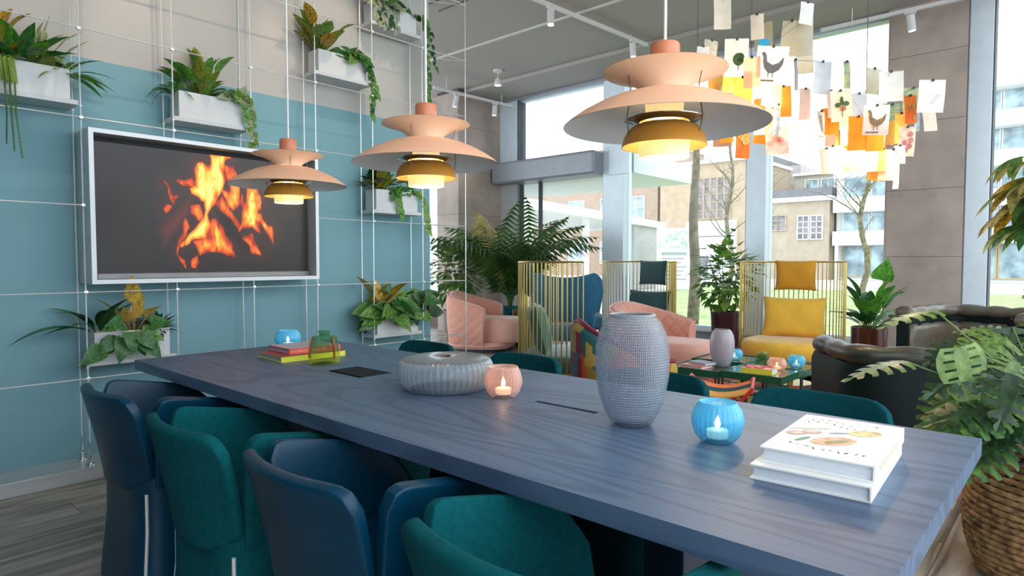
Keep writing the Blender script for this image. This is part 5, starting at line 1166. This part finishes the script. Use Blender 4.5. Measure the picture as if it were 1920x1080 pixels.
# ------------------------------------------------------------------ track lighting
M_spotglow = mat('lit_spot_lens', (255, 246, 230), .5, emit=(255, 240, 214), estr=5)
def track(label, p0, p1, heads, drop=.02):
    p0 = Vector(p0); p1 = Vector(p1); d = (p1-p0).normalized(); L = (p1-p0).length
    t = thing('light_track', label, 'light track', p0, heading(d.x, d.y))
    MB().box(0, L, -.018, .018, -.018, .018).build('rail', M_track, t)
    hz = ZC-p0.z
    for u in (.15, .85): MB().cyl((L*u, 0, .018), (L*u, 0, hz), .006, 8).build('hanger', M_track, t)
    for hx, tx, ty in heads:
        MB().box(hx-.05, hx+.05, -.016, .016, -.04, -.018).build('adapter', M_track, t)
        b0 = Vector((hx, 0, -.05)); b1 = b0+Vector((tx, ty, -1)).normalized()*.16
        h = MB().cyl(b0, b1, .038, 20).build('spot_head', M_track, t, smooth=True)
        q = (b1-b0).normalized(); MB().cyl(b1+q*.0005, b1+q*.003, .031, 20).build('lens', M_spotglow, h)
track('white light track on the ceiling left of the nearest pendant lamp', (4.9, 4.39, 3.90), (7.2, 4.23, 3.90), [(.52, -.1, -.1), (2.0, .1, 0)])
track('white light track in front of the corner wall', (6.30, 7.28, 3.74), (7.95, 7.20, 3.74), [(.45, -.1, .25), (1.25, 0, .1)])
track('white light track in front of the concrete pillar', (7.66, 2.3, 3.74), (7.66, .2, 3.74), [(.86, .1, .12)])
track('white light track above the screen wall', (.2, 2.9, 3.88), (3.2, 2.9, 3.88), [(.5, 0, .8), (1.4, 0, .8), (2.3, 0, .8)])
t = thing('downlight', 'small surface downlight hanging near the corner wall', 'light', (6.84, 6.48, 3.70))
MB().cyl((0, 0, .14), (0, 0, ZC-3.70), .006, 8).build('stem', M_track, t); MB().lathe([(.07,ZC-3.725),(.07,ZC-3.701)], 20, capb=True).build('canopy', M_track, t)
MB().lathe([(.05,.03),(.055,.06),(.04,.12),(.01,.15)], 20, capb=False).build('shade', M_track, t, smooth=True); MB().lathe([(.048,.031),(.001,.031)], 20).build('lens', M_spotglow, t)
def spot(x, y, z, tgt, e, size=55):
    ld = bpy.data.lights.new('spot_beam', 'SPOT'); ld.energy = e; ld.color = (1.0, .74, .52); ld.spot_size = D2R(size); ld.spot_blend = .5; ld.shadow_soft_size = .03
    lo = bpy.data.objects.new('spot_beam', ld); COL.objects.link(lo); lo.location = (x, y, z); lo.rotation_euler = (Vector(tgt)-Vector((x, y, z))).to_track_quat('-Z', 'Y').to_euler()
for x in (.7, 1.6, 2.5): spot(x, 3.04, 3.66, (x+.15, 4.17, 2.35), 27)
spot(6.75, 7.31, 3.5, (7.3, 7.62, 2.3), 18, 40)

# ------------------------------------------------------------------ outside
lw_ = MB().prism([(8.6, -30), (30, -30), (30, 16), (14, 8.5), (8.6, 4.95)], -.25, -.10).build('lawn', mat('grass', (138, 156, 96), .9, var=.2, scale=2.5, rgb2=(160, 176, 116), bump=.3, bscale=50)); lw_['kind'] = 'stuff'; lw_['label'] = 'green lawn outside the windows'; lw_['category'] = 'grass'
pv = MB().box(30, 60, -40, 80, -.25, -.08).build('pavement', mat('paving', (196, 194, 190), .9, var=.08, scale=1)); pv['kind'] = 'structure'
pv = MB().box(8.3, 30, -30, 60, -.4, -.14).build('entrance_path', mat('paving2', (186, 184, 180), .9, var=.08, scale=1)); pv['kind'] = 'structure'
cn = MB().box(8.33, 10.2, 5.1, 8.6, 2.49, 2.80).build('entrance_canopy', mat('canopy_white', (226, 230, 232), .6, var=.02), bevel=.01); tag(cn, 'white flat canopy outside over the entrance door', 'canopy')
cl = MB().cyl((9.0, 5.8, 2.47), (9.0, 5.8, 2.489), .08, 20).build('canopy_light', M_spotglow, cn)
M_brick = mat('brown_brick', (166, 142, 124), .9, var=.1, scale=3, bump=.1); M_buff = mat('buff_brick', (176, 160, 140), .9, var=.08, scale=2); M_tan2 = mat('tan_brick', (178, 156, 130), .9, var=.1, scale=2)
M_wht = mat('white_render', (228, 228, 226), .8, var=.03); M_pane = mat('far_window_glass', (126, 142, 152), .2, var=.3, scale=1.2, rgb2=(170, 190, 196)); M_paned = mat('far_dark_glass', (92, 92, 100), .3, var=.3, scale=1.0, rgb2=(140, 134, 136)); M_roof = mat('grey_roof', (122, 120, 122), .8, var=.15)
def building(label, X, y0, y1, z1, m, wins=(), cornice=None, depth=8):
    t = thing('building', label, 'building', (X, (y0+y1)/2, -.08)); yc = (y0+y1)/2
    MB().box(0, depth, y0-yc, y1-yc, 0, z1+.08).build('wall', m, t)
    if cornice: MB().box(-.25, depth+.2, y0-yc-.1, y1-yc+.1, z1+.08, z1+.08+cornice).build('cornice', M_wht, t)
    for (wy0, wy1, wz0, wz1, nv, nh, fm, pm) in wins:
        a, b2, c, d = wy0-yc, wy1-yc, wz0+.08, wz1+.08; th = .07
        mb = MB(); mb.box(-.10, .02, a-th, b2+th, c-th, c); mb.box(-.10, .02, a-th, b2+th, d, d+th); mb.box(-.10, .02, a-th, a, c, d); mb.box(-.10, .02, b2, b2+th, c, d)
        for k in range(1, nv): q = a+(b2-a)*k/nv; mb.box(-.08, .0, q-.03, q+.03, c, d)
        for k in range(1, nh): q = c+(d-c)*k/nh; mb.box(-.08, .0, a, b2, q-.03, q+.03)
        w = mb.build('window', fm, t)
        MB().box(-.03, .01, a, b2, c, d).build('pane', pm, w)
    return t
W4 = []
for yy in (38.5, 36.3, 33.2, 30.2, 27.3):
    for zz in (1.0, 4.6, 7.8): W4.append((yy-.75 if yy in (33.2, 27.3) else yy-.45, yy+.75 if yy in (33.2, 27.3) else yy+.45, zz, zz+1.7, 2, 2, M_wht, M_pane))
building('pale brown brick house with white windows beyond the entrance door', 45, 25.35, 44, 10.4, M_brick, W4, .4)
bb = building('tan hall with tall grouped windows beyond the lawn', 44.6, 17.85, 24.9, 8.3, M_tan2, [(19.3+k*.52, 19.3+k*.52+.36, 4.3, 7.2, 1, 5, M_tan2, M_paned) for k in range(5)], .25)
MB().box(-.35, 0, -2.6, 1.2, .0, 4.15).build('white_annex', M_wht, bb); MB().box(-.40, -.35, -2.6, 1.2, 3.0, 3.08).build('annex_band', M_roof, bb); MB().box(-.40, -.34, -.6, .5, 0.1, 1.6).build('annex_door', M_paned, bb)
bb = building('buff brick house with small paned windows behind the yellow chair', 45, 12.75, 17.5, 5.15, M_buff, [(15.55, 15.95, 3.3, 4.25, 1, 3, M_buff, M_paned), (16.05, 16.4, 3.3, 4.25, 1, 3, M_buff, M_paned), (13.2, 13.85, 2.65, 4.15, 2, 4, M_wht, M_paned), (14.05, 14.7, 2.65, 4.15, 2, 4, M_wht, M_paned)], .3)
MB().prism([(1.0, -2.2), (7, -2.2), (7, 2.2), (1.0, 2.2)], 5.5, 6.2).build('roof', M_roof, bb)
t = building('grey gabled house peeking over the buff brick house', 56, 18.2, 22, 9.2, mat('grey_brick', (168, 160, 156), .9, var=.1, scale=3), [])
MB().add([(0, -1.9, 9.28), (8, -1.9, 9.28), (8, 1.9, 9.28), (0, 1.9, 9.28), (0, 0.6, 10.4), (8, .6, 10.4)], [(0,1,5,4), (2,3,4,5), (3,0,4), (1,2,5)]).build('roof', M_roof, t)
building('low flat-roofed block behind the buff brick house', 54, 14.5, 18, 8.0, mat('beige_block', (190, 182, 168), .9), [(15.0, 15.9, 6.9, 7.6, 2, 1, M_wht, M_pane), (16.2, 17.1, 6.9, 7.6, 2, 1, M_wht, M_pane)], .2)
t = thing('apartment_block', 'white modern apartment block with long balconies and glass bands', 'building', (45.4, 3, -.08))
MB().box(.6, 12, -14, 9.6, 0, 12.2).build('wall', M_wht, t)
for i, (z0, z1) in enumerate(((.2, 2.2), (3.15, 4.35), (5.35, 6.9), (7.5, 8.75), (9.7, 10.9))):
    for k in range(14):
        y0 = 9.2-1.65*k; f_ = MB(); f_.box(.48, .60, y0-1.6, y0-1.54, z0, z1); f_.box(.48, .60, y0-.06, y0, z0, z1); f_.box(.48, .60, y0-1.54, y0-.06, z0, z0+.06)
        w = f_.build('window', M_wht if i else mat('wood_frame', (206, 176, 120), .7), t); MB().box(.52, .59, y0-1.54, y0-.06, z0+.06, z1).build('pane', M_pane, w)
for z0, z1 in ((2.25, 3.15), (4.38, 5.3), (6.6, 7.45), (8.78, 9.65), (10.95, 11.9)): MB().box(-.6, .6, -14, 9.5, z0, z1).build('balcony', M_wht, t); MB().box(-.62, -.6, 4.0, 4.8, z0+.5, z0+.62).build('vent_slot', M_roof, t)
for k in range(5): MB().box(-.4, -.2, 9.2-4*k, 9.4-4*k, 0, 2.25).build('column', M_wht, t)
# shelter with sign
t = thing('shelter', 'white flat roofed shelter outside the entrance', 'shelter', (21.8, 14.2, -.08), heading(14.1, 3.1))
MB().box(-7.2, 7.2, 0, 4.5, 2.85, 3.15).build('roof_slab', M_wht, t); MB().box(3.0, 7.0, .2, .4, 0, 2.85).build('wall', mat('shelter_grey', (168, 168, 164), .8), t)
for x in (-6.5, -2): MB().box(x-.1, x+.1, .3, .5, 0, 2.85).build('post', M_wht, t)
sg = thing('notice_board', 'tall pale notice board with a green picture outside', 'sign', (25.6, 13.6, -.08), heading(.67, -.74))
MB().box(-.75, .75, -.05, .05, 0, 2.7).build('panel', M_wht, sg); MB().box(-.7, .7, -.06, -.05, 1.75, 2.6).build('picture', mat('sign_print', (170, 190, 170), .6, var=.3, scale=6, rgb2=(206, 216, 206)), sg)
for k in range(7): MB().box(-.55, .55-.12*(k % 3), -.06, -.05, 1.5-.18*k, 1.56-.18*k if k else 1.64).build('text_line', mat('sign_ink', (150, 156, 160), .6), sg)
def bare_tree(label, loc, h, r, bends, branches, seed):
    t = thing('tree', label, 'tree', loc); q = random.Random(seed); pts = [(bends*math.sin(k*.9), bends*math.cos(k*1.3), h*k/10) for k in range(11)]
    m = mat('grey_bark', (104, 94, 76), .9, var=.3, scale=9, bump=.5, bscale=20, rgb2=(126, 116, 92)); MB().tube(pts, [r*(1-.06*k) for k in range(11)], 12).build('trunk', m, t, smooth=True)
    for i in range(branches):
        u = q.uniform(.35, 1.0); k = min(9, int(u*10)); p0 = Vector(pts[k]).lerp(Vector(pts[k+1]), u*10-k); a = q.uniform(0, 2*PI); L = h*q.uniform(.18, .34); P_ = [p0]
        d = Vector((math.cos(a), math.sin(a), .9))
        for s in range(4): P_.append(P_[-1]+d.normalized()*L/4); d += Vector((q.uniform(-.4, .4), q.uniform(-.4, .4), q.uniform(-.2, .3)))
        br = MB().tube(P_, [r*.28*(1-.2*s) for s in range(5)], 6).build('branch', m, t, smooth=True)
        mb = MB()
        for s in range(4):
            e = P_[1+s % 4]; mb.tube([e, e+Vector((q.uniform(-1, 1), q.uniform(-1, 1), q.uniform(.2, 1)))*L*.35], r*.08, 4)
        mb.build('twig', m, br)
bare_tree('thick bare tree trunk standing on the lawn beside the ficus', (11.1, 5.48, -.10), 4.3, .115, .02, 0, 1)
bare_tree('slender bare tree left of the wide window mullion', (19.4, 8.4, -.10), 5.2, .09, .08, 12, 2)
bare_tree('slender bare tree in front of the white apartment block', (20.0, 4.75, -.10), 5.0, .09, .1, 10, 3)
bare_tree('bare branching tree at the end of the lawn', (24.0, 9.4, -.10), 6.0, .09, .1, 12, 4)
